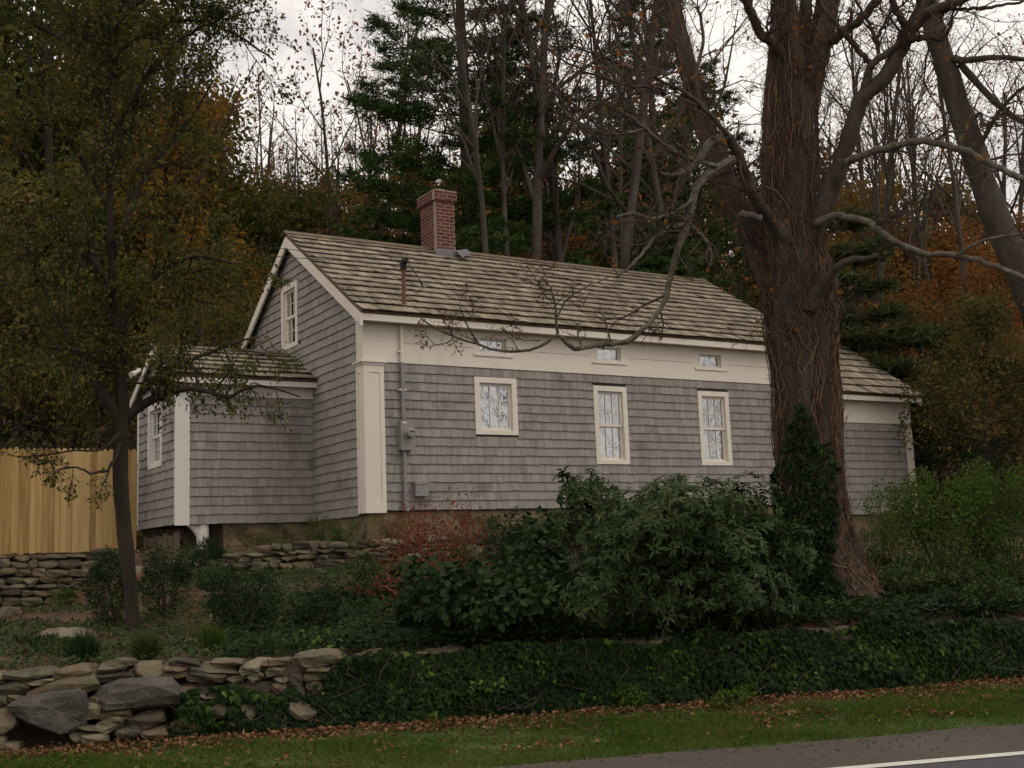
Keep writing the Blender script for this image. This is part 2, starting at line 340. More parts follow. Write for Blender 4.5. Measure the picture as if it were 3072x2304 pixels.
mb.add(np.concatenate([A, B]), np.stack([i+n, i+n+1, i+1, i], -1)); mb.build('road_line', m_line, road)
rg_ = np.random.default_rng(3); mb = MB()               # loose grit on the shoulder
for k in range(420):
    u0 = rg_.uniform(-4, 7); v0 = -10.05-abs(rg_.normal(0, .5)); x_, y_ = xy(u0, v0); s_ = rg_.uniform(.006, .018)
    if v0 < -11.2: continue
    mb.add(np.array([(x_-s_, y_-s_, ZROAD+.010), (x_+s_, y_-s_*.7, ZROAD+.010), (x_+s_*.6, y_+s_, ZROAD+.010), (x_-s_*.8, y_+s_*.8, ZROAD+.010), (x_, y_, ZROAD+.010+s_)]), [(0, 1, 4), (1, 2, 4), (2, 3, 4), (3, 0, 4)], rg_.random())
tag(mb.build('gravel', m_gstone), 'loose grit scattered over the asphalt shoulder', kind='stuff')

# ------------------------------------------------------------------ the house
HL, HW, RIDGE, EAVE = 9.95, 6.17, 5.34, 3.12
AX0, AY0, AY1, AB = -2.43, 2.21, 4.73, -.06        # entry ell on the gable end
WX1, WB = 13.05, -.21                               # right wing
house = empty('house'); tag(house, 'weathered grey shingled cottage with cream trim, brick chimney and wood shake roof', 'house')
FRZ, AFRZ, WFRZ = 2.45, 2.11, 1.73
rngH = np.random.default_rng(11)

def clip_poly(poly, a, b, c):
    """keep a*s+b*z<=c"""
    out = []
    for i in range(len(poly)):
        p, q = poly[i], poly[(i+1) % len(poly)]; dp, dq = a*p[0]+b*p[1]-c, a*q[0]+b*q[1]-c
        if dp <= 0: out.append(p)
        if dp*dq < 0:
            t_ = dp/(dp-dq); out.append((p[0]+(q[0]-p[0])*t_, p[1]+(q[1]-p[1])*t_))
    return out
def cells(s0, s1, z0, z1, opens):
    S = sorted({s0, s1, *[v for o in opens for v in (o[0], o[1])]}); Z = sorted({z0, z1, *[v for o in opens for v in (o[2], o[3])]})
    for a, b in zip(S, S[1:]):
        for c, d in zip(Z, Z[1:]):
            m_, n_ = (a+b)/2, (c+d)/2
            if not any(o[0] < m_ < o[1] and o[2] < n_ < o[3] for o in opens): yield a, b, c, d
class Wall:
    """a flat wall: point(s,z,out) -> world"""
    def __init__(s, o, u, n): s.o = np.array(o, float); s.u = np.array(u, float); s.n = np.array(n, float)
    def __call__(s, a, z, out=0.): return s.o+s.u*a+np.array([0, 0, z])+s.n*out
w_front = Wall((0, 0, 0), (1, 0, 0), (0, -1, 0))
w_gable = Wall((0, 0, 0), (0, 1, 0), (-1, 0, 0))
w_afront = Wall((0, AY0, 0), (1, 0, 0), (0, -1, 0))
w_aleft = Wall((AX0, 0, 0), (0, 1, 0), (-1, 0, 0))
def wbox(mb, w, a0, a1, z0, z1, o0, o1, r=None):
    P = [w(a0, z0, o0), w(a1, z0, o0), w(a1, z0, o1), w(a0, z0, o1), w(a0, z1, o0), w(a1, z1, o0), w(a1, z1, o1), w(a0, z1, o1)]
    return mb.add(P, BOXF, r)

sheath = MB(); pieces = []                         # pieces: (wall, polygon, rect?)
def sheathing(w, s0, s1, z0, z1, opens, clips=()):
    for a, b, c, d in cells(s0, s1, z0, z1, opens):
        poly = [(a, c), (b, c), (b, d), (a, d)]
        for k in clips: poly = clip_poly(poly, *k)
        if len(poly) > 2: sheath.add([w(p[0], p[1], 0) for p in poly], [tuple(range(len(poly)))])
def shingling(w, s0, s1, z0, z1, nrow, opens, clips=()):
    h = (z1-z0)/nrow
    for k in range(nrow):
        zb, zt = z0+k*h, z0+(k+1)*h+.02
        s = s0-rngH.uniform(0, .12)
        while s < s1:
            wd = rngH.uniform(.09, .21); a, b = max(s, s0), min(s+wd-.004, s1); s += wd
            if b-a < .015: continue
            for o in opens:                        # cut against the casings
                if o[2] < zb+h*.5 < o[3]:
                    if a < o[0] < b: b = o[0]
                    if a < o[1] < b: a = o[1]
                    if a >= o[0]-1e-6 and b <= o[1]+1e-6: b = a
            if b-a < .012: continue
            zj = zb+rngH.normal(0, .0035)
            zt_ = min(zt, z1)
            for o in opens:                        # a casing ends inside this course
                if a < o[1] and b > o[0]:
                    if zb < o[2] < zt: zt_ = min(zt_, o[2])
                    if zb < o[3] < zt: zj = max(zj, o[3]-.001)
            poly = [(a, zj), (b, zj), (b, zt_), (a, zt_)]; rect = True
            for c in clips:
                q = clip_poly(poly, *c)
                if len(q) != 4 or any(abs(q[i][0]-poly[i][0])+abs(q[i][1]-poly[i][1]) > 1e-6 for i in range(4)): rect = False
                poly = q
                if len(poly) < 3: break
            if len(poly) >= 3: pieces.append((w, poly, rect, zb, zt))
OPEN_A = (2.05, 2.90, 1.29, 2.29); OPEN_B = (4.545, 5.30, .80, 2.24); OPEN_C = (7.02, 7.80, .795, 2.24)
FW = [(2.15, 2.74), (4.64, 5.24), (7.09, 7.70)]
OPEN_G = (2.87, 3.70, 3.22, 4.45); OPEN_AL = (3.05, 3.98, .98, 2.12)
RS = (RIDGE-3.20)/(HW/2)                            # main roof slope
g_clips = [(-RS, 1, 3.20-.02), (RS, 1, 3.20+RS*HW-.02)]
ARZ, ASL = 3.08, .46
a_clips = [(-ASL, 1, ARZ-ASL*(AY0+AY1)/2-.03), (ASL, 1, ARZ+ASL*(AY0+AY1)/2-.03)]
sheathing(w_front, 0, HL, -.0, EAVE+.05, [OPEN_A, OPEN_B, OPEN_C]+[(a, b, 2.70, 3.0) for a, b in FW])
sheathing(w_gable, 0, HW, -.05, RIDGE, [OPEN_G], g_clips)
sheathing(w_afront, AX0, 0, AB, 2.40, [])
sheathing(w_aleft, AY0, AY1, AB, ARZ, [OPEN_AL], a_clips)
shingling(w_front, .34, HL, 0.02, FRZ, 16, [OPEN_A, OPEN_B, OPEN_C])
shingling(w_gable, .235, HW-.02, -.05, RIDGE, 34, [OPEN_G, (-.5, AY0+.02, 99, 99)], g_clips)
shingling(w_afront, AX0+.21, -.02, AB, AFRZ, 14, [])
shingling(w_aleft, AY0+.03, AY1-.09, AB, ARZ, 20, [OPEN_AL], a_clips)
shingling(w_front, HL+.02, WX1-.19, WB, WFRZ, 12, [])
sheathing(w_front, HL, WX1, WB, 2.25, [])
sheath.box((HL, .02, WB), (WX1, HW-.02, 2.25)) if False else None
for q in ([(HL, 0, WB), (HL, HW, WB), (HL, HW, 5.2), (HL, HW/2, 5.3), (HL, 0, 3.2)], [(0, HW, -.05), (HL, HW, -.05), (HL, HW, 3.2), (0, HW, 3.2)],
          [(WX1, 0, WB), (WX1, HW, WB), (WX1, HW, 2.3), (WX1, HW/2, 4.4), (WX1, 0, 2.3)], [(HL, HW, WB), (WX1, HW, WB), (WX1, HW, 2.3), (HL, HW, 2.3)],
          [(AX0, AY1, AB), (0, AY1, AB), (0, AY1, 2.4), (AX0, AY1, 2.4)], [(AX0, AY0, AB+.01), (0, AY0, AB+.01), (0, AY1, AB+.01), (AX0, AY1, AB+.01)]):
    sheath.add(q, [tuple(range(len(q)))])
# a floor and a back partition so that the rooms are closed
sheath.add([(.02, .02, .1), (HL, .02, .1), (HL, HW, .1), (.02, HW, .1)], [(0, 1, 2, 3)]); sheath.add([(0, 2.4, 0), (HL, 2.4, 0), (HL, 2.4, 3.2), (0, 2.4, 3.2)], [(0, 1, 2, 3)])
sheath.build('wall', m_sheath, house)
# shingles: the 300 that show largest are objects of their own, the rest one mass
def piece_size(p):
    w, poly, rect = p[:3]
    c = w(sum(q[0] for q in poly)/len(poly), sum(q[1] for q in poly)/len(poly))
    A = abs(sum(poly[i][0]*poly[(i+1) % len(poly)][1]-poly[(i+1) % len(poly)][0]*poly[i][1] for i in range(len(poly))))/2
    vd = CAM-c; d = np.linalg.norm(vd); return A*abs(vd@w.n)/d/d/d
def wedge_verts(w, poly, zb, zt):
    off = lambda z: .030-.025*min(1, max(0, (z-zb)/(zt-zb)))
    F = [w(p[0], p[1], off(p[1])) for p in poly]; B = [w(p[0], p[1], .0005+.017*(off(p[1])-.005)/.025) for p in poly]
    return F, B
order = sorted(range(len(pieces)), key=lambda i: -(piece_size(pieces[i]) if pieces[i][2] else 0)); solo = set(order[:300])
unit = MB(); unit.add([(0, -.017, 0), (1, -.017, 0), (1, 0, 1), (0, 0, 1), (0, -.030, 0), (1, -.030, 0), (1, -.005, 1), (0, -.005, 1)], [(4, 5, 6, 7), (0, 4, 7, 3), (1, 2, 6, 5), (0, 1, 5, 4), (3, 7, 6, 2)])
unit_me = unit.mesh('wall_shingle', m_wsh)
rest = MB()
for i, (w, poly, rect, zb, zt) in enumerate(pieces):
    if i in solo:
        a, b = poly[0][0], poly[1][0]; o = link('wall_shingle', unit_me, house)
        p = w(a, poly[0][1], .0005) if w.u[0] else w(b, poly[0][1], .0005)
        o.location = p; o.scale = (b-a, 1, poly[2][1]-poly[0][1])
        if not w.u[0]: o.rotation_euler.z = -math.pi/2
    else:
        F, B = wedge_verts(w, poly, zb, zt); n = len(poly)
        fl = w.u[0] > 0
        top = tuple(range(n)) if fl else tuple(range(n))[::-1]
        fs = [top]+[((i_+1) % n, i_, n+i_, n+(i_+1) % n) if fl else (i_, (i_+1) % n, n+(i_+1) % n, n+i_) for i_ in range(n)]
        rest.add(F+B, fs, rngH.random())
tag(rest.build('wall_shingles', m_wshA, house), kind='stuff')

# trim boards
tr = MB()
[wbox(tr, w_front, a, b, c, d, -.02, .030) for a, b, c, d in cells(.0, HL, FRZ, EAVE, [(a_, b_, 2.70, 3.0) for a_, b_ in FW])]                       # frieze
tr.build('frieze_board', m_trim, house)
tr = MB(); [wbox(tr, w_front, a, b, 2.785, 2.790, .028, .0335) for a, b in ((.7, 2.03), (2.88, 4.5), (5.38, 6.95), (7.85, HL))]; tr.build('board_joint', m_ridge, house)
def pilaster():
    mb = MB(); mb.box((-.028, -.033, -.02), (.335, .23, FRZ-.07))
    mb.box((.05, -.045, .10), (.13, -.033, 2.24)); mb.box((.205, -.045, .10), (.29, -.033, 2.24)) if False else None
    p = mb.build('corner_pilaster', m_trim, house)
    q = MB()                                                           # raised stiles frame a sunk panel
    for a, b, c, d in ((-.03, .075, -.02, 2.385), (.262, .337, -.02, 2.385), (.075, .262, 2.27, 2.385), (.075, .262, -.02, .16)): q.box((a, -.047, c), (b, -.0335, d))
    q.box((-.042, -.03, -.02), (-.0285, .07, 2.385)); q.box((-.042, .17, -.02), (-.0285, .232, 2.385)); q.box((-.042, .07, 2.27), (-.0285, .17, 2.385))
    q.build('pilaster_panel_frame', m_trim, p)
    q = MB()
    q.box((-.055, -.06, FRZ-.06), (.355, .25, FRZ-.02)); q.box((-.085, -.09, FRZ-.02), (.385, .28, FRZ+.012)); q.build('capital', m_trim, p)
    q = MB(); q.box((-.028, -.034, FRZ+.012), (-.002, .235, 3.17)); q.build('frieze_return', m_trim, p)
pilaster()
# right wing trim
mb = MB(); wbox(mb, w_front, HL+.001, WX1, WFRZ, 2.24, .001, .028); wbox(mb, w_front, WX1-.19, WX1+.03, WB-.02, WFRZ-.001, .001, .03); mb.box((WX1+.0005, -.029, WB-.02), (WX1+.03, .19, 2.24)); mb.build('wing_trim', m_trim, house)
# ell trim
mb = MB(); wbox(mb, w_afront, AX0+.001, -.0, AFRZ, 2.40, .001, .028); mb.build('entry_frieze', m_trimw, house)
mb = MB(); mb.box((AX0-.03, AY0-.032, AB-.02), (AX0+.21, AY0+.03, AFRZ-.001)); mb.build('entry_corner_board', m_trimw, house)
mb = MB(); mb.box((AX0-.028, AY1-.09, AB-.02), (AX0+.02, AY1+.03, 2.36)); mb.build('entry_rear_corner_board', m_trimw, house)

# ---- roofs
def slab(mb, P, N, th):
    P = np.array(P, float); N = np.array(N, float); Q = P-N*th
    mb.add(np.concatenate([Q, P]), [(3, 2, 1, 0), (4, 5, 6, 7), (0, 1, 5, 4), (1, 2, 6, 5), (2, 3, 7, 6), (3, 0, 4, 7)])
shakes = []                                          # (origin, u, up, n, s, w, t, len, lift)
def roof(x0, x1, ye, ze, yr, zr, yb, zb, nrow, part, mat_fascia):
    """front slope from the eave (ye,ze) to the ridge (yr,zr); back slope to (yb,zb)"""
    L = math.hypot(yr-ye, zr-ze); up = np.array([0, (yr-ye)/L, (zr-ze)/L]); n = np.array([0, -(zr-ze)/L, (yr-ye)/L])
    bdk = MB(); slab(bdk, [(x0, ye, ze), (x1, ye, ze), (x1, yr, zr), (x0, yr, zr)], n, .05)
    Lb = math.hypot(yb-yr, zr-zb); nb = np.array([0, (zr-zb)/Lb, (yb-yr)/Lb])
    slab(bdk, [(x0, yr+.002, zr), (x1, yr+.002, zr), (x1, yb, zb), (x0, yb, zb)], nb, .05)
    d = bdk.build(part, m_ridge, house)
    e = L/nrow
    for k in range(nrow):
        s = x0-.03-rngH.uniform(0, .12)
        while s < x1+.02:
            w = rngH.uniform(.09, .26); a, b = max(s, x0-.03), min(s+w-.006, x1+.03); s += w
            if b-a < .03: continue
            t0 = k*e-.05*(k == 0)+rngH.normal(0, .006)+.012*math.sin(a*1.9+k*1.7)
            shakes.append((np.array([0, ye, ze]), up, n, a, b, t0, min(t0+e+.09, L+.005), rngH.uniform(.046, .058), d))
    return d, up, n
r_main, up_m, n_m = roof(-.15, HL+.15, -.28, 3.24, HW/2, RIDGE+.03, HW+.28, 3.24, 14, 'roof', m_trim)
r_wing, up_w, n_w = roof(HL+.005, WX1+.12, -.28, 2.33, HW/2, 2.33+.696*(HW/2+.28), HW+.28, 2.33, 12, 'wing_roof', m_trim)
r_entry, up_a, n_a = roof(AX0-.10, -.005, 1.97, 2.43, (AY0+AY1)/2, ARZ+.05, AY1+.25, 2.40, 6, 'entry_roof', m_trimw)
um = MB(); um.add([(0, 0, .70), (1, 0, .70), (1, 1, 0), (0, 1, 0), (0, 0, 1), (1, 0, 1), (1, 1, .15), (0, 1, .15)], BOXF)
um_me = um.mesh('roof_shingle', m_rsh)
def shake_size(s):
    o, up, n, a, b, t0, t1, th, d = s; c = o+np.array([(a+b)/2, 0, 0])+up*(t0+t1)/2
    px_, py_ = project(c)
    if 2285 < px_ < 2520 or px_ < 400: return 0
    vd = CAM-c; dd = np.linalg.norm(vd); return (b-a)*(t1-t0)*abs(vd@n)/dd**3
so_ = set(sorted(range(len(shakes)), key=lambda i: -shake_size(shakes[i]))[:300])
rests = {}
for i, (o0, up, n, a, b, t0, t1, th, d) in enumerate(shakes):
    org = o0+np.array([a, 0, 0])+up*t0+n*.003; tilt = .030
    up2 = nrm(up*(t1-t0)+n*(-0.0)); Yv = up*(t1-t0); Zv = n*th
    lift = n*.0
    if i in so_:
        o = link('roof_shingle', um_me, d)
        o.matrix_world = Matrix.Identity(4)
        o.matrix_basis = Matrix(((b-a, Yv[0], Zv[0], org[0]), (0, Yv[1], Zv[1], org[1]), (0, Yv[2], Zv[2], org[2]), (0, 0, 0, 1)))
    else:
        v = np.array([org+np.array([(b-a)*p, 0, 0])+Yv*q+Zv*r_ for p, q, r_ in [(0, 0, .70), (1, 0, .70), (1, 1, 0), (0, 1, 0), (0, 0, 1), (1, 0, 1), (1, 1, .15), (0, 1, .15)]])
        rests.setdefault(d.name, (d, MB()))[1].add(v, BOXF, rngH.random())
for d, mb in rests.values(): tag(mb.build('roof_shingles', m_rshA, d), kind='stuff')
# ridge caps
def ridge_cap(x0, x1, yr, zr, slope_n, par):
    mb = MB(); n = np.array(slope_n); L = .15
    up = np.array([0, n[2], -n[1]])
    for sgn in (1, -1):
        nn = n*np.array([1, sgn, 1]); uu = up*np.array([1, sgn, 1]); top = np.array([0, yr, zr+.05])
        P = [top-uu*L, top-uu*L, top+uu*.012, top+uu*.012]
        X_ = [x0, x1, x1, x0] if sgn == 1 else [x1, x0, x0, x1]
        P = [p+np.array([x_, 0, 0])+nn*.012 for p, x_ in zip(P, X_)]
        slab(mb, P, nn, .024)
    mb.build('ridge_board', m_ridge, par)
ridge_cap(-.20, HL+.17, HW/2, RIDGE+.03, n_m, r_main)
ridge_cap(AX0-.13, -.03, (AY0+AY1)/2, ARZ+.05, n_a, r_entry)
# eave fascia, soffit
def eave(x0, x1, ye, ze, depth, yw, mat, par, name):
    mb = MB(); mb.box((x0, ye+.004, ze-depth), (x1, ye+.045, ze-.052)); mb.box((x0, ye+.045, ze-depth+.02), (x1, yw, ze-depth+.045)); mb.build(name, mat, par)
eave(-.16, HL+.16, -.28, 3.24, .16, .0, m_trim, house, 'eave_fascia')
eave(HL+.01, WX1+.13, -.28, 2.33, .15, .0, m_trim, house, 'wing_fascia')
eave(AX0-.11, -.005, 1.97, 2.43, .14, AY0, m_trimw, house, 'entry_fascia')
def rake(x0, x1, ye, ze, yr, zr, depth, mat, name, back=True, yb=None, zb=None):
    mb = MB()
    def one(y0, z0, y1, z1, t):
        P = [(y0, z0-.052), (y1, z1-.052), (y1, z1-.052-depth), (y0, z0-.052-depth)]
        v = [(x_, p[0], p[1]) for x_ in (x0, x1) for p in P]
        mb.add(v, [(0, 1, 2, 3), (7, 6, 5, 4), (0, 4, 5, 1), (1, 5, 6, 2), (2, 6, 7, 3), (3, 7, 4, 0)])
    one(ye, ze, yr, zr, 0)
    if back: one(yr+.0005, zr, yb, zb, 1)
    mb.build(name, mat, house)
rake(-.165, -.125, -.28, 3.235, HW/2, RIDGE+.025, .20, m_trim, 'rake_board', True, HW+.28, 3.235)
mb = MB(); mb.box((-.16, -.275, 2.98), (-.12, .05, 3.10)); mb.build('eave_return', m_trim, house) if False else None
rake(WX1+.085, WX1+.13, -.28, 2.325, HW/2, 2.325+.696*(HW/2+.28), .15, m_trim, 'wing_rake_board', True, HW+.28, 2.325)
rake(AX0-.115, AX0-.08, 1.97, 2.425, (AY0+AY1)/2, ARZ+.045, .13, m_trimw, 'entry_rake_board', True, AY1+.25, 2.395)
rake(HL+.125, HL+.16, -.28, 3.235, HW/2, RIDGE+.025, .20, m_trim, 'far_rake_board', True, HW+.28, 3.235)

# ---- windows: casing > sill, sash, pane, curtain
def window(w, o, cols, rows, double=False, cas=.10, sill=False, curt=None, mat=m_trim, sashw=.045):
    a0, a1, z0, z1 = o
    fr_ = MB()
    for q in ((a0, a0+cas, z0, z1), (a1-cas, a1, z0, z1), (a0+cas, a1-cas, z1-cas, z1), (a0+cas, a1-cas, z0, z0+cas*.8)): wbox(fr_, w, *q, -.07, .032)
    win = fr_.build('window', mat, house)
    if sill:
        q = MB(); wbox(q, w, a0-.10, a1+.10, z0-.045, z0-.001, .0, .055); q.build('sill', mat, win)
    i0, i1, k0, k1 = a0+cas, a1-cas, z0+cas*.8, z1-cas
    zs = [(k0, (k0+k1)/2+.015, -.05), ((k0+k1)/2-.015, k1, -.025)] if double else [(k0, k1, -.03)]
    for lo, hi, dep in zs:
        s = MB(); sw = sashw
        for q in ((i0, i0+sw, lo, hi), (i1-sw, i1, lo, hi), (i0+sw, i1-sw, hi-sw, hi), (i0+sw, i1-sw, lo, lo+sw)): wbox(s, w, *q, dep-.035, dep)
        g0, g1, h0, h1 = i0+sw, i1-sw, lo+sw, hi-sw
        for c in range(1, cols): x_ = g0+(g1-g0)*c/cols; wbox(s, w, x_-.0065, x_+.0065, h0, h1, dep-.028, dep-.004)
        for r_ in range(1, rows): z_ = h0+(h1-h0)*r_/rows; wbox(s, w, g0, g1, z_-.0065, z_+.0065, dep-.027, dep-.005)
        s.build('sash', mat, win)
        for c in range(cols):
            for r_ in range(rows):
                A_ = g0+(g1-g0)*c/cols; B_ = g0+(g1-g0)*(c+1)/cols; C_ = h0+(h1-h0)*r_/rows; D_ = h0+(h1-h0)*(r_+1)/rows
                g = MB(); j = rngH.normal(0, .0008, 4); P = [w(A_, C_, dep-.018+j[0]), w(B_, C_, dep-.018+j[1]), w(B_, D_, dep-.018+j[2]), w(A_, D_, dep-.018+j[3])]
                if not w.u[0]: P = P[::-1]
                g.add(P, [(0, 1, 2, 3)]); g.build('pane', m_glass, win)
    if curt:
        for side in (0, 1):
            c = MB(); nz_ = 9; ns_ = 14; V_ = []
            for iz in range(nz_+1):
                tz = iz/nz_; z_ = k0+.02+(k1-k0-.04)*tz
                wdt = (i1-i0)*(.34*sstep(.35, 1.0, tz)+.12+.06*sstep(.3, 0, tz)) if curt == 'tied' else (i1-i0)*.49
                for is_ in range(ns_+1):
                    ts = is_/ns_; a_ = (i0-.03+ts*wdt) if side == 0 else (i1+.03-ts*wdt)
                    V_.append(w(a_, z_, -.16+.018*math.sin(ts*22)))
            F_ = [(r_*(ns_+1)+q, r_*(ns_+1)+q+1, (r_+1)*(ns_+1)+q+1, (r_+1)*(ns_+1)+q) for r_ in range(nz_) for q in range(ns_)]
            c.add(V_, F_); c.build('curtain', m_curtain, win, True)
    return win
window(w_front, OPEN_A, 3, 3, False, .10, curt=None)
window(w_front, OPEN_B, 3, 2, True, .095, curt='tied')
window(w_front, OPEN_C, 3, 2, True, .095)
for a, b in FW: window(w_front, (a, b, 2.70, 3.0), 1, 1, False, .03, True, sashw=.03)
window(w_gable, OPEN_G, 3, 2, True, .10)
window(w_aleft, OPEN_AL, 3, 2, True, .11, mat=m_trimw)

# ---- chimney with its bricks
chx0, chx1, chy0, chy1, chz0, chz1 = 2.87, 3.30, 2.74, 3.42, 5.0, 6.57
mb = MB(); mb.box((chx0+.004, chy0+.004, chz0), (chx1-.004, chy1-.004, chz1-.24)); mb.box((chx0-.04, chy0-.04, chz1-.245), (chx1+.04, chy1+.04, chz1-.03)); ch = mb.build('chimney', m_mortar, house)
bu = MB(); bu.add([(-.5, -.5, -.5), (.5, -.5, -.5), (.5, .5, -.5), (-.5, .5, -.5), (-.5, -.5, .5), (.5, -.5, .5), (.5, .5, .5), (-.5, .5, .5)], BOXF); bu_me = bu.mesh('brick', m_brick)
bm2 = bu_me
def brick(c, s):
    o = link('brick', bu_me, ch); o.location = c; o.scale = s; o.rotation_euler.z = rngH.normal(0, .006)
row = .071; k = 0; z = 5.07
while z < chz1-.03:
    cap = .045 if z > chz1-.24 else 0
    x0, x1, y0, y1 = chx0-cap, chx1+cap, chy0-cap, chy1+cap
    off = .0 if k % 2 == 0 else .5
    bl = .205; dp = .09
    def run(a0, a1, put):
        a = a0-bl*off
        while a < a1-.01:
            p, q = max(a, a0), min(a+bl, a1); a += bl
            if q-p > .03: put((p+q)/2, q-p-.018)
    run(x0, x1, lambda c, l: brick((c, y0+dp/2, z), (l, dp+rngH.uniform(0, .006), row-.017)))
    run(y0+dp+.005, y1, lambda c, l: brick((x0+dp/2, c, z), (dp+rngH.uniform(0, .006), l, row-.017)))
    run(y0+dp+.005, y1, lambda c, l: brick((x1-dp/2, c, z), (dp, l, row-.017)))
    z += row; k += 1
mb = MB(); mb.box((chx0-.012, chy0-.014, 5.0), (chx1+.012, chy0+.02, 5.33)); mb.add([(chx1-.02, chy0-.30, 5.105), (chx1+.30, chy0-.12, 5.27), (chx1+.30, chy0+.08, 5.41), (chx1-.02, chy0-.06, 5.31)], [(0, 1, 2, 3)]); mb.build('flashing', m_lead, ch)

# ---- service mast, meter, conduits, boxes
mb = MB(); tube(mb, [(.75, -.02, 3.40), (.75, -.02, 4.05)], .035, 10); mast = mb.build('service_mast', m_rust, house)
mb = MB(); tube(mb, [(.75, -.02, 4.05), (.75, -.03, 4.14), (.75, -.08, 4.20), (.75, -.15, 4.19)], [.05, .06, .06, .045], 10); mb.build('weather_head', m_cable, mast)
for k in range(3):
    mb = MB(); a = .2+.1*k
    pts = [(.75, -.15, 4.17), (.80+.05*k, -.2, 4.05-.05*k), (.92+.04*k, -.22, 3.9-.06*k), (1.0+.03*k, -.2, 3.75-.04*k), (.95, -.15, 3.62+.03*k), (.80, -.06, 3.72)]
    tube(mb, pts, .006, 5); mb.build('drip_loop', m_cable, mast)
mb = MB(); tube(mb, [(.66, -.075, 2.45), (.66, -.075, 3.09)], .033, 10); cd1 = mb.build('upper_conduit', m_trim, house)
mb = MB(); tube(mb, [(.66, -.075, 1.50), (.66, -.075, 2.449)], .035, 10); mb.build('conduit', m_gmetal, house)
mb = MB()
for z in (2.62, 1.98): mb.box((.60, -.09, z), (.72, -.033, z+.03))
mb.build('conduit_strap', m_trim, house)
mb = MB(); mb.box((.57, -.16, 1.00), (.81, -.02, 1.47)); mb.box((.565, -.168, .99), (.815, -.155, 1.475)); mtr = mb.build('meter_box', m_gmetal, house)
mb = MB(); tube(mb, [(.70, -.16, 1.26), (.70, -.19, 1.26), (.70, -.20, 1.26), (.70, -.29, 1.26), (.70, -.30, 1.26)], [.085, .085, .072, .072, .05], 20); mb.build('meter', m_gmetal, mtr)
mb = MB(); mb.box((.66, -.303, 1.27), (.74, -.30, 1.29)); mb.build('meter_dial', m_cable, mtr)
mb = MB(); mb.box((.60, -.171, 1.425), (.67, -.1685, 1.455)); mb.build('meter_sticker', m_trimw, mtr)
mb = MB(); tube(mb, [(.66, -.085, .30), (.66, -.085, 1.0)], .033, 10); tube(mb, [(.67, -.085, .0), (.67, -.085, .29)], .05, 10); mb.build('lower_conduit', m_gmetal, house)
mb = MB(); mb.box((.82, -.14, .24), (1.05, -.02, .46)); mb.box((.81, -.15, .43), (1.06, -.02, .475)); mb.build('outlet_box', m_gmetal, house)
# twin flood lamp on the far corner of the entry
mb = MB(); mb.box((AX0-.17, AY1-.55, 2.80), (AX0-.11, AY1-.45, 2.86)); fl = mb.build('flood_light', m_trimw, house)
for s in (0, .14):
    mb = MB(); tube(mb, [(AX0-.14, AY1-.56+s, 2.80), (AX0-.22, AY1-.58+s, 2.76), (AX0-.27, AY1-.59+s, 2.73)], [.025, .045, .06], 10); mb.build('lamp_head', m_trimw, fl)
# ---- foundation
mb = MB(); mb.box((.03, .035, -.9), (HL, HW-.05, -.005)); mb.box((HL, .05, -1.0), (WX1-.02, HW-.05, WB-.002)); mb.box((-1.62, AY0+.05, -.9), (.03, AY1-.05, AB-.002))
mb.build('foundation', m_found, house)
mb = MB()
tube(mb, [(-1.96, 2.31, -.062), (-1.96, 2.31, -.30), (-1.96, 2.31, -.9)], [.10, .10, .11], 14); tube(mb, [(-2.22, 2.31, -.063), (-2.12, 2.31, -.10), (-2.04, 2.31, -.20), (-2.0, 2.31, -.34)], [.03, .06, .06, .03], 8); mb.build('porch_pier', m_trimw, house)
for k in range(7):
    mb = MB(); y_ = AY0+.25+k*.33; mb.box((AX0+.10, y_, -1.1), (AX0+.13, y_+.30, -.18-.04*(k % 2))); mb.build('plank', m_oldwood, house)

# ---- overhead wires to the mast
for k, (h, dy) in enumerate(((4.16, 0), (4.10, .05))):
    mb = MB(); t_ = np.linspace(0, 1, 26); a = np.array([.75, -.15, h]); b = np.array([-22, -3+dy*20, 4.7-.5*k])
    P = a+(b-a)*t_[:, None]; P[:, 2] -= 1.6*t_*(1-t_)
    tube(mb, P, .006, 5)
    tag(mb.build('overhead_wire', m_cable), ['upper', 'lower'][k]+' thin black service wire running from the roof mast toward the left', 'wire', 'service wires')

# ------------------------------------------------------------------ fence
fence = empty('fence', (-3.9, 4.1, -.44)); tag(fence, 'new tan cedar plank fence with notched tops above a stone wall', 'fence')
x = -2.62; rngF = np.random.default_rng(4); k = 0
fm = {}
while x > -7.2:
    w_ = .094+rngF.uniform(-.004, .004); h_ = 1.80+rngF.normal(0, .006)
    key = k % 5
    if key not in fm:
        mb = MB(); w2 = w_; c = .022
        P = [(0, 0), (w2, 0), (w2, h_-.05), (w2-c, h_-.012), (w2-c*1.4, h_), (c*1.4, h_), (c, h_-.012), (0, h_-.05)]
        n = len(P); v = [(p[0], 0, p[1]) for p in P]+[(p[0], .018, p[1]) for p in P]
        mb.add(v, [tuple(range(n)), tuple(range(2*n-1, n-1, -1))]+[(i+n, (i+1) % n+n, (i+1) % n, i) for i in range(n)]); fm[key] = mb.mesh('fence_board', m_cedar)
    o = link('fence_board', fm[key], fence); o.location = (x-w_+3.9, rngF.normal(0, .003), rngF.normal(0, .008)); x -= w_+.004; k += 1
for z in (.35, 1.45):
    mb = MB(); mb.box((-3.3, .02, z), (1.3, .06, z+.09)); mb.build('rail', m_cedar, fence)
for x_ in (-3.2, -.9, 1.2):
    mb = MB(); mb.box((x_, .061, -.6), (x_+.10, .16, 1.75)); mb.build('post', m_cedar, fence)

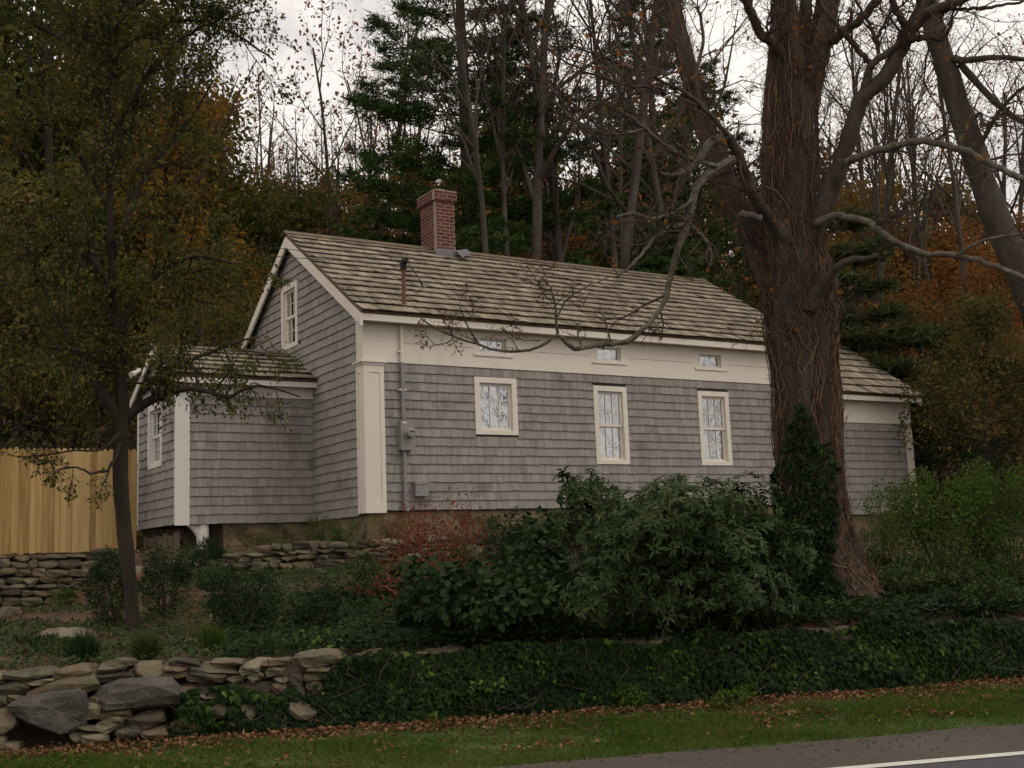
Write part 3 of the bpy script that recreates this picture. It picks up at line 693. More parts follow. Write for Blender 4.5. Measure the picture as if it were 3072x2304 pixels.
# ------------------------------------------------------------------ stones
rngS = np.random.default_rng(21)
def stone_mesh(seed, mat, flat_=0.):
    r = np.random.default_rng(seed); import bmesh
    bm = bmesh.new(); bmesh.ops.create_cube(bm, size=1.); bmesh.ops.subdivide_edges(bm, edges=bm.edges[:], cuts=2, use_grid_fill=True)
    k = r.uniform(0, 6, 6); cut = [(nrm(r.normal(size=3)), r.uniform(.40, .55)) for _ in range(5)]
    for v in bm.verts:
        p = np.array(v.co); q = np.sign(p)*np.abs(p*2)**1.0/2
        s = np.linalg.norm(q); q = q*(1-.34*max(0, s-.5)/.366*.6)
        q += .055*np.array([math.sin(k[0]+5*p[1]+3*p[2]), math.sin(k[1]+4*p[0]+5*p[2]), math.sin(k[2]+6*p[0]+4*p[1])])
        for n_, c_ in cut:
            d_ = q@n_-c_
            if d_ > 0: q -= n_*d_*.8
        v.co = q+r.normal(0, .012, 3)
    me = bpy.data.meshes.new('stone'); bm.to_mesh(me); bm.free(); me.materials.append(mat)
    return me
STM = [stone_mesh(100+i, m_stone) for i in range(14)]; GSTM = [stone_mesh(300+i, m_gstone) for i in range(3)]
def put_stone(par, c, w, h, d, ang=0., me=None, yaw=-A18):
    o = link('stone', me or STM[rngS.integers(len(STM))], par)
    base = np.array(par.location); o.location = c-base
    o.rotation_euler = (rngS.normal(0, .05), ang, yaw+rngS.normal(0, .06)); o.scale = (w*1.12, d, h*1.14)
    return o
def vplane(px, py, v):
    d = CF+CR*(px-1536)/FPX-CU*(py-1152)/FPX; n = np.array([SA, CA, 0]); t_ = (v-CAM@n)/(d@n); return CAM+t_*d, t_
lw = empty('stone_wall', (*xy(-4.5, -7.7), -2.25)); tag(lw, 'low dry stone retaining wall beside the grass verge, big boulders at one end', 'stone wall')
core = MB(); c_ = []
for u0 in np.arange(-9, 9.01, .5): c_.append((u0,))
nn_ = len(c_); V_ = []
for (u0,) in c_:
    for v0, z0 in ((-7.72, -2.4), (-7.72, -1.72), (-7.45, -1.72), (-7.45, -2.4)): V_.append((*xy(u0, v0), z0))
V_ = np.array(V_)-np.array(lw.location)
core.add(V_, [(4*i+a, 4*i+b, 4*i+4+b, 4*i+4+a) for i in range(nn_-1) for a, b in ((0, 1), (1, 2))]); core.build('wall_core', m_sheath, lw)
ZX = lambda q: (q[0]/2.16, 1536+q[1]/2.16, q[2]/2.16, 1536+q[3]/2.16)
LWS = [(40, 1015, 370, 1085, 4), (350, 1000, 600, 1085, 8), (-60, 1035, 60, 1090, 0), (650, 960, 870, 1035, 5), (880, 970, 1055, 1065, 0), (1060, 985, 1195, 1025, 0), (1110, 950, 1300, 990, -6),
       (1240, 985, 1540, 1050, -4), (1380, 950, 1580, 990, 0), (1555, 975, 1695, 1035, 6), (1670, 955, 1880, 1000, 0), (1720, 1000, 1850, 1055, 0), (1925, 895, 2212, 995, 3), (1975, 1000, 2130, 1035, 0),
       (2130, 965, 2290, 1015, 10), (1965, 1035, 2100, 1095, 5), (205, 1075, 360, 1115, 3), (-20, 1095, 215, 1185, 8), (190, 1070, 640, 1200, 14), (610, 1035, 890, 1085, 2), (1045, 1025, 1215, 1085, 8),
       (1225, 1035, 1470, 1095, -7), (1475, 1055, 1595, 1105, 0), (1600, 1030, 1700, 1090, 0), (1770, 1060, 1860, 1095, 0), (1765, 1100, 1860, 1170, 0), (1975, 1095, 2080, 1170, 0), (70, 1180, 170, 1225, 0),
       (-60, 1190, 65, 1265, 0), (590, 1185, 660, 1250, 0), (545, 1220, 660, 1330, -15), (660, 1275, 860, 1335, 5), (845, 1290, 1070, 1385, 14), (-80, 1280, 118, 1425, 4), (640, 1335, 810, 1420, 14),
       (750, 1380, 905, 1455, 8), (530, 1380, 690, 1425, -6), (545, 1420, 710, 1500, 10), (470, 1415, 560, 1480, 0), (-90, 1435, 45, 1510, 0), (10, 1485, 140, 1575, 0), (1290, 1150, 1420, 1215, 0),
       (1370, 1240, 1480, 1335, 0), (1555, 1225, 1665, 1335, 0), (1150, 1110, 1300, 1200, 0), (1420, 1120, 1560, 1230, 0), (1180, 1230, 1360, 1330, 0), (1680, 1180, 1760, 1260, 0), (1870, 1040, 1960, 1120, 0),
       (1870, 1130, 1970, 1200, 0), (1480, 1340, 1640, 1400, 0), (1120, 1340, 1320, 1410, 0), (1680, 1280, 1850, 1370, 0), (1870, 1220, 2050, 1330, 0), (910, 1390, 1080, 1450, 4)]
for q in LWS:
    x0, y0, x1, y1 = ZX(q[:4]); vb = -7.86-.16*sstep(2020, 2230, (y0+y1)/2); P, dd = vplane((x0+x1)/2, (y0+y1)/2, vb)
    put_stone(lw, P, (x1-x0)/FPX*dd, (y1-y0)/FPX*dd, rngS.uniform(.26, .40), -R(q[4]))
for q, a, me in (((665, 1085, 1135, 1280), 3, GSTM[0]), ((90, 1190, 550, 1420), -2, GSTM[1])):
    x0, y0, x1, y1 = ZX(q); P, dd = vplane((x0+x1)/2, (y0+y1)/2, -7.96); o = put_stone(lw, P, (x1-x0)/FPX*dd, (y1-y0)/FPX*dd, .5, -R(a), me)
def rough_stone(mb):
    import bmesh
    me = mb.mesh('stone', m_gstone); bm = bmesh.new(); bm.from_mesh(me); bmesh.ops.subdivide_edges(bm, edges=bm.edges[:], cuts=2, use_grid_fill=True, smooth=.25)
    r = np.random.default_rng(9)
    for v in bm.verts: v.co = np.array(v.co)*(1+.05*np.sin(7*v.co[0]+3*v.co[2])*np.cos(6*v.co[1]))+r.normal(0, .012, 3)
    bm.to_mesh(me); bm.free(); return me
mb = MB()           # the wedge-shaped boulder
Pt = [(-.5, .25), (-.2, .46), (.42, .5), (.5, .36), (.5, -.30), (.34, -.46), (.22, -.5), (-.42, .02)]
n = len(Pt); v = [(p[0]*.94, -.5+.08*math.sin(i*2), p[1]*.94) for i, p in enumerate(Pt)]+[(p[0], -.3, p[1]) for p in Pt]+[(p[0], .5, p[1]) for p in Pt]+[(.12, -.56, .12)]
mb.add(v, [((i+1) % n, 3*n, i) for i in range(n)]+[(i+n, (i+1) % n+n, (i+1) % n, i) for i in range(n)]+[(i+2*n, (i+1) % n+2*n, (i+1) % n+n, i+n) for i in range(n)])
o.data = rough_stone(mb); o.scale = (.62, .45, .36); o.rotation_euler = (-.10, 0, -A18)
def course(par, u0, u1, zf0, zf1, vf, hrange, wrange, place, yaw=-A18, depth=(.2, .34)):
    """fill a band of wall with courses of stones; place(u,z)->world point"""
    u = u0; cols_ = []
    z = 0.
    while z < 1:
        h = rngS.uniform(*hrange); u = u0-rngS.uniform(0, .2)
        while u < u1:
            w = rngS.uniform(*wrange); uc = u+w/2; H = zf1(uc)-zf0(uc)
            if z+h*.4 < H: put_stone(par, place(uc, zf0(uc)+z+h/2+rngS.normal(0, .012)), w, h*rngS.uniform(.8, 1.1), rngS.uniform(*depth), rngS.normal(0, .05), yaw=yaw)
            u += w
        z += h
        if z > zf1((u0+u1)/2)-zf0((u0+u1)/2)+.05: break
place_lw = lambda u, z: np.array([*xy(u, -7.88+.12*(u > -2.3)-.10*(-1.6-z)+rngS.normal(0, .015)), z])
course(lw, -8.5, -4.45, lambda u: -2.26, lambda u: -1.58, None, (.11, .18), (.2, .45), place_lw)
course(lw, -2.35, 7.8, lambda u: -2.26, lambda u: -1.68+.05*sstep(-2, 3, u), None, (.11, .18), (.16, .40), place_lw)
# flat coping stones lying on the wall between boulders and ivy
for q, a in (((60, 885, 290, 970), 14), ((300, 905, 560, 950), 2), ((560, 890, 670, 920), 0), ((-20, 905, 40, 1000), 0)):
    x0, y0, x1, y1 = 1024+q[0]/2.16, 1536+q[1]/2.16, 1024+q[2]/2.16, 1536+q[3]/2.16; P, dd = vplane((x0+x1)/2, (y0+y1)/2, -7.84)
    put_stone(lw, P, (x1-x0)/FPX*dd, max(.05, (y1-y0)/FPX*dd*.6), .32, -R(a))

uw = empty('stone_wall', (*xy(-1.5, -.4), -.95)); tag(uw, 'low dry stone terrace wall running below the house foundation', 'stone wall')
ubot = lambda u: float(gz(*xy(u, -.62)))-.03
utop = lambda u: -.66+.20*float(sstep(-2.6, -1.0, u))+.08*float(sstep(0, 2, u))
course(uw, -3.0, 3.6, ubot, utop, None, (.055, .13), (.12, .32), lambda u, z: np.array([*xy(u, -.47+.08*(z+.7)+rngS.normal(0, .02)), z]), depth=(.16, .28))
fw = empty('stone_wall', (-4.6, 4.0, -1.4)); tag(fw, 'dry stone wall of rounded tan stones carrying the cedar fence', 'stone wall')
course(fw, -7.4, -2.75, lambda u: -1.45-.04*(u+4), lambda u: -.46, None, (.07, .15), (.13, .38), lambda u, z: np.array([u, 4.03+.10*(z+.5)*-1*-1+rngS.normal(0, .02), z]), yaw=0, depth=(.2, .3))
mb = MB(); mb.box((-3.0, .12, -.3), (2.2, .32, .92)); mb.build('wall_core', m_sheath, fw)
# odd stones lying on the bank
for i, (px, py, w_, h_, what) in enumerate([(205, 1925, 170, 55, 'broad pale stone half sunk in the bank left of the slim trunk'), (30, 1850, 60, 38, 'pale rounded stone at the foot of the fence wall'), (300, 1870, 45, 26, 'small stone among ground cover near the slim trunk'),
                                        (255, 1930, 40, 20, 'small tan stone beside the broad pale stone'), (100, 1820, 70, 26, 'flat pale stone lying below the fence wall'), (410, 1722, 60, 28, 'tan stone near the post under the entry'), (490, 1712, 110, 30, 'long flat stone below the entry boards'), (575, 1935, 40, 22, 'small tan stone above the boulder wall')]):
    P, dd = ground_hit(px, py); o = link('stone', STM[i % 14]); o.location = P+np.array([0, 0, .02]); o.scale = (w_/FPX*dd, w_/FPX*dd*.7, h_/FPX*dd*1.3); o.rotation_euler = (0, .05, rngS.uniform(-.5, .5)); tag(o, what, 'stone', 'stones on the bank')
# a heap of rocks in the wood beyond the fence
hp = unproj(265, 1320, 30.); hz = float(gz(hp[0], hp[1])); heap = empty('rock_outcrop', (hp[0], hp[1], hz)); tag(heap, 'pale rock outcrop in the wood beyond the fence', 'rocks')
for k in range(9):
    o = link('rock', GSTM[k % 3], heap); o.location = (rngS.uniform(-.5, .5), rngS.uniform(-.4, .4), rngS.uniform(0, .45)); o.scale = (rngS.uniform(.3, .6), .4, rngS.uniform(.12, .25)); o.rotation_euler = (.2, rngS.uniform(-.3, .3), rngS.uniform(0, 3))
# ================================================================== plants
# ------------------------------------------------------------------ plants: skeletons
def bez(pts, n):
    """smooth curve through points (Catmull-Rom)"""
    P = np.asarray(pts, float); P = np.concatenate([[2*P[0]-P[1]], P, [2*P[-1]-P[-2]]]); out = []
    m = len(P)-3
    for i in range(m):
        p0, p1, p2, p3 = P[i:i+4]; k = max(2, n//m)
        t_ = np.linspace(0, 1, k, endpoint=False)[:, None]
        out.append(.5*((2*p1)+(-p0+p2)*t_+(2*p0-5*p1+4*p2-p3)*t_**2+(-p0+3*p1-3*p2+p3)*t_**3))
    out.append(P[-2][None]); return np.concatenate(out)
def grow(rng, p, d, L, r, lvl, cfg, out, tips):
    n = cfg['seg'][lvl]; W_ = rng.normal(0, cfg['wig'][lvl], (n, 3)); W_[:, 2] += cfg['trop'][lvl]
    px, py, pz = float(p[0]), float(p[1]), float(p[2]); dx, dy, dz = float(d[0]), float(d[1]), float(d[2]); st = L/n
    pts = [(px, py, pz)]; dirs = [(dx, dy, dz)]
    for wx, wy, wz in W_.tolist():
        dx += wx; dy += wy; dz += wz; m = 1/math.sqrt(dx*dx+dy*dy+dz*dz+1e-12); dx *= m; dy *= m; dz *= m
        px += dx*st; py += dy*st; pz += dz*st; pts.append((px, py, pz)); dirs.append((dx, dy, dz))
    end = cfg.get('end', .25) if lvl < cfg['max'] else .35
    rad = [r*(1+(end-1)*k/n)**(1.0 if lvl else .8) for k in range(n+1)]
    pts = np.array(pts); out.append((pts, np.array(rad), lvl))
    if lvl >= cfg['max']-1: tips.append(pts)
    if lvl < cfg['max']:
        k = cfg['kids'][lvl]; t0 = cfg['t0'][lvl]; U = rng.random((k, 4)).tolist()
        for j in range(k):
            u0, u1, u2, u3 = U[j]
            t_ = t0+(1-t0)*((j+u0)/k); i = min(n-1, int(t_*n)); f = t_*n-i
            q = pts[i]*(1-f)+pts[i+1]*f; ex, ey, ez = dirs[i+1]; rr = rad[i]*(1-f)+rad[i+1]*f
            az = j*2.4+(u1-.5)*1.7; ang = R(cfg['ang'][lvl])*(.75+.5*u2)
            if abs(ez) < .95: ax, ay, az_ = ey, -ex, 0.
            else: ax, ay, az_ = 0., ez, -ey
            m = 1/math.sqrt(ax*ax+ay*ay+az_*az_+1e-12); ax *= m; ay *= m; az_ *= m
            bx, by, bz = ey*az_-ez*ay, ez*ax-ex*az_, ex*ay-ey*ax
            c_, s_ = math.cos(ang), math.sin(ang); ca, sa = math.cos(az)*s_, math.sin(az)*s_
            l2 = L*cfg['ratio'][lvl]*(1.15-.65*(t_-t0)/(1-t0+1e-6))*(.7+.5*u3)
            grow(rng, q, (ex*c_+ax*ca+bx*sa, ey*c_+ay*ca+by*sa, ez*c_+az_*ca+bz*sa), l2, max(min(rr*.62, cfg['rmax'][lvl]), cfg['rmin']), lvl+1, cfg, out, tips)
def skeleton(rng, cfg, H, r):
    out, tips = [], []; grow(rng, np.zeros(3), nrm(np.array([rng.normal(0, .04), rng.normal(0, .04), 1.])), H, r, 0, cfg, out, tips); return out, tips
def tubes(mb, out, lv=None):
    for pts, rad, l in out:
        if lv is None or l in lv: tube(mb, pts, rad, 9 if l == 0 else (6 if l == 1 else (4 if l == 2 else 3)), .5, cap=False)
def leaves_on(rng, mb, tips, per, size, spread, droop=.3, jit=.5, shape='leaf', rv=None):
    c = []; d = []
    for pts in tips:
        k = per if per >= 1 else (1 if rng.random() < per else 0)
        for _ in range(int(k)):
            i = rng.integers(1, len(pts)); c.append(pts[i]+rng.normal(0, spread, 3)); d.append(pts[i]-pts[i-1])
    if not c: return
    c = np.array(c); d = nrm(np.array(d))+rng.normal(0, jit, (len(c), 3)); d[:, 2] -= droop
    s = size*rng.uniform(.6, 1.3, len(c)); cards(mb, c, d, rand_unit(rng, len(c))+np.array([0, 0, .8]), s, s*.6, rng, shape=shape, rv=rv)
BARE = dict(max=3, seg=[9, 6, 4, 3], wig=[.05, .13, .2, .25], trop=[.02, .07, .05, .02], kids=[12, 6, 5, 0], t0=[.45, .2, .15, 0], ang=[38, 42, 45, 0], ratio=[.38, .45, .5, 0], rmax=[.09, .03, .012, .01], rmin=.006, end=.2)
TALL = dict(BARE, kids=[13, 6, 5, 0], ang=[28, 35, 40, 0], ratio=[.26, .45, .55, 0], t0=[.52, .2, .1, 0])
SAPL = dict(BARE, kids=[11, 6, 4, 0], ang=[32, 38, 40, 0], ratio=[.36, .45, .5, 0], t0=[.22, .15, .1, 0], rmax=[.04, .015, .008, .01], rmin=.004)
LEAFY = dict(max=3, seg=[8, 6, 4, 3], wig=[.06, .15, .22, .25], trop=[.02, .03, 0, -.02], kids=[17, 8, 6, 0], t0=[.25, .2, .15, 0], ang=[58, 50, 50, 0], ratio=[.36, .48, .5, 0], rmax=[.10, .03, .012, .01], rmin=.006, end=.2)
PROTO = {}
def proto_bare(key, seed, cfg, H, r, leaf=None, per=.3, size=.09, bark=m_greyb, lspread=.10):
    rng = np.random.default_rng(seed); out, tips = skeleton(rng, cfg, H, r)
    a = MB(); tubes(a, out, (0, 1)); b = MB(); tubes(b, out, (2, 3)); parts = [('trunk', a.mesh('trunk', bark, True)), ('twigs', b.mesh('twigs', m_twig))]
    if leaf:
        c = MB(); leaves_on(rng, c, tips, per, size, lspread); parts.append(('crown', c.mesh('crown', leaf)))
    PROTO[key] = parts
def proto_leafy(key, seed, cfg, H, r, leaf, per, size, spread=.22, bark=m_greyb):
    rng = np.random.default_rng(seed); out, tips = skeleton(rng, cfg, H, r)
    a = MB(); tubes(a, out, (0, 1, 2)); c = MB(); leaves_on(rng, c, tips, per, size, spread, jit=.8)
    PROTO[key] = [('trunk', a.mesh('trunk', bark, True)), ('crown', c.mesh('crown', leaf))]
def proto_pine(key, seed, H, r, base, span, leaf=l_pine, gap=.75, tuft=.24, droop=0.):
    rng = np.random.default_rng(seed); a = MB(); c = MB()
    zz = np.linspace(0, H, 14); tp = np.stack([.12*np.sin(zz*.3+seed), .12*np.cos(zz*.25), zz], -1); tube(a, tp, r*np.linspace(1, .12, 14), 9, cap=False)
    z = base; C_, D_ = [], []
    while z < H-.3:
        f = (z-base)/(H-base); Lb = span*(1-f)**.75*(.55+.45*min(1, (f+.05)*5))+.25; k = rng.integers(4, 7); a0 = rng.uniform(0, 6.28)
        for j in range(k):
            az = a0+j*6.28/k+rng.normal(0, .25); L_b = Lb*rng.uniform(.65, 1.15); el = .05+.25*f-droop
            n = 7; tt = np.linspace(0, 1, n); h = np.array([math.cos(az), math.sin(az), 0]); sd_ = np.array([-h[1], h[0], 0])
            P = np.array([.12*math.sin(z*.3+seed), .12*math.cos(z*.25), z])+h*L_b*tt[:, None]+np.array([0, 0, 1])*(L_b*(el*tt+.16*tt**2-droop*.6*tt**2))[:, None]
            tube(a, P, (.012+.02*L_b/3)*np.linspace(1, .25, n), 4, cap=False)
            for s_ in range(int(12+L_b*15)):
                t_ = rng.uniform(.28, 1.02); q = np.array([np.interp(t_, tt, P[:, i]) for i in range(3)]); w = rng.uniform(-1, 1)*L_b*.30*(1.15-abs(t_-.6))
                q2 = q+sd_*w+h*abs(w)*.5+np.array([0, 0, rng.normal(.03, .05)])
                m = 22; dd = nrm(rng.normal(size=(m, 3))*np.array([1, 1, .7])+np.array([0, 0, .35])+h*.6+sd_*np.sign(w)*.5); C_.append(np.repeat(q2[None], m, 0)+rng.normal(0, 1, (m, 3))*np.array([.09, .09, .03])); D_.append(dd)
        z += gap*rng.uniform(.75, 1.25)
    C_ = np.concatenate(C_); D_ = np.concatenate(D_); n = len(C_)
    cards(c, C_, D_, rand_unit(rng, n), tuft*.85*rng.uniform(.7, 1.3, n), .036, rng, shape='needle')
    PROTO[key] = [('trunk', a.mesh('trunk', m_greyb, True)), ('crown', c.mesh('crown', leaf))]
proto_bare('bare_a', 1, BARE, 15, .16, l_rust, .7, .09, lspread=.2); proto_bare('bare_b', 2, TALL, 17, .14, l_brown, .8, .10, lspread=.25); proto_bare('bare_c', 3, TALL, 15, .11); proto_bare('bare_d', 4, BARE, 13, .14, l_rust, .6, .10, lspread=.2)
proto_bare('sap_a', 5, SAPL, 10, .075, l_rust, 2.4, .11, lspread=.16); proto_bare('sap_b', 6, SAPL, 9, .065, l_rust, 1.8, .10, lspread=.16)
proto_leafy('gold', 7, LEAFY, 9, .14, l_gold, 9, .16); proto_leafy('dark', 8, LEAFY, 11, .22, l_brown, 16, .19, .28); proto_leafy('olive', 9, LEAFY, 8, .13, l_olive, 10, .16)
proto_leafy('orange', 10, LEAFY, 8, .12, l_orange, 9, .15); proto_leafy('brown', 12, LEAFY, 8, .13, l_brown, 10, .17)
proto_pine('pine', 13, 21, .30, 2.2, 4.1); proto_pine('hemlock', 14, 13, .2, .8, 3.0, gap=.42, tuft=.16, droop=.22)
proto_pine('youngpine', 15, 7.5, .10, .5, 2.1, gap=.62, tuft=.26, droop=.22, leaf=leafm('grey_green_needle', [(.032, .046, .014), (.055, .07, .022), (.085, .10, .036)], .2, .6))
def plant(name, key, px, d, s, rz, label, cat='tree', group=None, py=1500, tilt=(0, 0), sz=None):
    P = unproj(px, py, d); o = empty(name, (P[0], P[1], float(gz(P[0], P[1]))-.1)); o.rotation_euler = (tilt[0], tilt[1], rz); o.scale = (s, s, sz or s)
    for pn, me in PROTO[key]: link(pn, me, o)
    return tag(o, label, cat, group)
G_W = 'trees of the wood behind the house'
TREES = [
 # pines behind the ridge
 ('pine_tree', 'pine', 1430, 29, 1.0, .3, 'tall white pine with tiered dark boughs behind the chimney'),
 ('pine_tree', 'pine', 2010, 38, 1.0, 2.1, 'tall white pine behind the middle of the roof ridge'),
 ('pine_tree', 'hemlock', 2030, 27, .62, 1.0, 'low dense dark evergreen just above the far end of the roof ridge'),
 ('pine_tree', 'youngpine', 2620, 27.5, 1.08, .4, 'grey green drooping young pine standing just beyond the wing roof'),
 ('pine_tree', 'hemlock', 1330, 33, .62, 2., 'short dark evergreen showing left of the chimney'),
 # leafy trees at the left
 ('broadleaf_tree', 'dark', 600, 36, 1.02, .5, 'dense dark rounded crown with sky behind it beyond the entry'),
 ('broadleaf_tree', 'olive', 40, 31, 1.75, 2.5, 'tall olive green tree above the fence at the left edge'),
 ('broadleaf_tree', 'gold', 430, 30, 1.15, 1.5, 'golden leaved tree seen through the slim tree over the fence'),
 ('broadleaf_tree', 'gold', 600, 27, .8, 3.5, 'golden leaved tree low beneath the dark rounded crown'),
 ('broadleaf_tree', 'olive', 250, 27, 1.0, .9, 'olive green tree directly above the cedar fence'),
 ('broadleaf_tree', 'olive', 740, 30, 1.1, 4.1, 'olive green tree left of the gable peak'),
 ('broadleaf_tree', 'brown', 620, 24.5, .72, 2.2, 'low brownish green tree just behind the entry roof'),
 ('broadleaf_tree', 'brown', 20, 25, .9, 1.2, 'brownish green tree at the left edge behind the fence'),
 ('broadleaf_tree', 'brown', 840, 43, 1.15, 5.0, 'brownish tree rising far behind the gable peak'),
 ('broadleaf_tree', 'gold', 1235, 40, 1.22, 2.9, 'golden leaved tree glowing left of the brick chimney'),
 ('broadleaf_tree', 'brown', 1090, 45, 1.15, .4, 'brownish tree between gable peak and golden tree'),
 ('broadleaf_tree', 'orange', 1690, 36, 1.15, .4, 'small orange tree low behind the roof ridge right of the chimney'),
 ('broadleaf_tree', 'orange', 2900, 33, 1.0, 2.4, 'orange leaved tree on the slope at the right beside the leaning trunk'),
 ('broadleaf_tree', 'orange', 3060, 29, .85, .7, 'orange leaved tree at the right picture edge'),
 ('broadleaf_tree', 'brown', 2700, 42, 1.25, 3.3, 'far brownish tree between young pine and leaning trunk'),
 ('broadleaf_tree', 'gold', 2540, 40, 1.2, 1.1, 'small golden tree right behind the ivy clad trunk'),
 ('broadleaf_tree', 'brown', 2800, 28, .62, 5.2, 'low dark leafy tree right of the wing roof'),
 ('broadleaf_tree', 'brown', 2960, 24, .55, 3.2, 'low dark leafy tree behind the green shrubs at the right'),
 # saplings against the sky
 ('broadleaf_tree', 'brown', 1420, 44, 1.3, 2.0, 'brownish tree seen under the pine boughs beside the chimney'),
 ('broadleaf_tree', 'brown', 1800, 43, 1.35, 3.9, 'brownish tree between the bare trunks behind the ridge'),
 ('broadleaf_tree', 'olive', 1950, 40, 1.4, 1.9, 'olive tree between the bare trunks near the far ridge end'),
 ('broadleaf_tree', 'brown', 2260, 44, 1.4, 4.9, 'brownish tree behind the leaning vine covered stem'),
 ('broadleaf_tree', 'brown', 3000, 48, 1.4, 1.4, 'brownish tree high on the slope at the right'),
 ('broadleaf_tree', 'olive', 190, 34, 1.7, 5.1, 'tall olive green tree rising above the middle of the fence'),
 ('broadleaf_tree', 'brown', 350, 42, 1.7, 3.0, 'tall brownish tree far behind the slim tree'),
 ('broadleaf_tree', 'brown', 1640, 47, 1.75, .9, 'tall brownish tree far behind the bare trunks right of the chimney'),
 ('broadleaf_tree', 'brown', 2080, 49, 1.8, 2.3, 'tall brownish tree far behind the far ridge end'),
 ('broadleaf_tree', 'brown', 2540, 47, 1.6, 1.2, 'tall brownish tree beside the ivy clad trunk far up the slope'),
 ('broadleaf_tree', 'brown', 2830, 52, 1.6, 3.8, 'tall brownish tree far behind the leaning trunk'),
 ('broadleaf_tree', 'orange', 2980, 40, 1.3, 5.5, 'orange tree above the low dark leafy trees at the right'),
 ('sapling', 'sap_a', 1010, 36, 1.45, .2, 'slender sapling with russet leaves against the sky left of the pine'),
 ('sapling', 'sap_a', 1200, 44, 1.5, 5.2, 'tall russet sapling right behind the left pine boughs'),
 ('sapling', 'sap_a', 2640, 46, 1.6, 1.0, 'tall russet sapling right of the ivy clad trunk'),
 ('sapling', 'sap_a', 2890, 44, 1.6, 2.2, 'tall russet sapling left of the leaning trunk top'),
 ('sapling', 'sap_a', 1900, 33, 1.5, 3.1, 'tall russet sapling among the bare trunks behind the ridge'),
 ('sapling', 'sap_a', 1680, 33, 1.5, .1, 'tall russet sapling right of the thick bare tree'),
 ('sapling', 'sap_b', 930, 41, 1.3, 1.9, 'slender russet sapling nearest the dark rounded crown'),
 ('sapling', 'sap_a', 1150, 37, 1.35, 3.7, 'russet sapling close left of the pine boughs'),
 ('sapling', 'sap_b', 860, 33, 1.0, 2.7, 'short russet sapling above the gable peak'),
 ('sapling', 'sap_b', 2760, 36, 1.1, 4.4, 'russet sapling right of the young pine'),
 # bare trunks behind the ridge
 ('bare_tree', 'bare_a', 1585, 26.5, 1.10, .8, 'thick bare double stemmed tree right of the chimney'),
 ('bare_tree', 'bare_b', 1790, 27, 1.15, 1.0, 'straight pale bare trunk behind the middle of the ridge'),
 ('bare_tree', 'bare_a', 1730, 29, .95, 4.5, 'bare tree left of the straight pale trunk'),
 ('bare_tree', 'bare_c', 1650, 26, .95, 3.1, 'slender bare trunk between the double stemmed tree and the pale trunk'),
 ('bare_tree', 'bare_c', 1850, 30, 1.1, 5.4, 'slim bare trunk right of the straight pale trunk'),
 ('bare_tree', 'bare_d', 2080, 28, 1.15, 1.7, 'bare tree with a few russet leaves behind the far ridge end'),
 ('bare_tree', 'bare_c', 1440, 26, .9, .2, 'slim bare leaning trunk just right of the chimney', (0, -.10)),
 ('bare_tree', 'bare_a', 1290, 45, 1.05, 2.0, 'bare tree high above the golden tree by the chimney'),
 ('bare_tree', 'bare_b', 1090, 50, 1.15, .6, 'far bare tree in the open sky gap'),
 ('bare_tree', 'bare_d', 480, 30, 1.05, 3.4, 'bare trunk rising behind the entry with sparse russet leaves'),
 ('bare_tree', 'bare_b', 170, 33, 1.1, 4.9, 'bare trunk rising above the middle of the fence'),
 ('bare_tree', 'bare_a', 330, 38, 1.0, 2.2, 'bare tree behind the olive tree over the fence'),
 ('bare_tree', 'bare_b', 2580, 36, 1.0, 0.1, 'bare tree just right of the ivy clad trunk'),
 ('bare_tree', 'bare_c', 2640, 40, 1.15, 3.6, 'slim bare tree above the young pine'),
 ('bare_tree', 'bare_b', 2700, 45, 1.15, 5.0, 'far bare tree in the sky right of the ivy clad tree'),
 ('bare_tree', 'bare_c', 2760, 38, 1.1, 1.3, 'slim bare tree left of the leaning trunk'),
 ('bare_tree', 'bare_a', 2840, 47, 1.15, 2.6, 'far spreading bare tree behind the leaning trunk'),
 ('bare_tree', 'bare_c', 2930, 35, 1.0, 4.0, 'slim bare tree crossing the leaning trunk'),
 ('bare_tree', 'bare_b', 3000, 42, 1.1, .9, 'bare tree right of the leaning trunk top'),
 ('bare_tree', 'bare_d', 3080, 39, 1.15, 2.9, 'bare russet flecked tree at the right picture edge'),
 ('bare_tree', 'bare_c', 2690, 30, .8, 1.8, 'thin dark bare trunk right behind the wing roof'),
 ('bare_tree', 'bare_c', 2870, 29, .85, 5.8, 'thin dark bare trunk in the gloom below the orange tree'),
]
for t_ in TREES: plant(t_[0], t_[1], t_[2], t_[3], t_[4], t_[5], t_[6], 'tree', G_W, tilt=t_[7] if len(t_) > 7 else (0, 0))

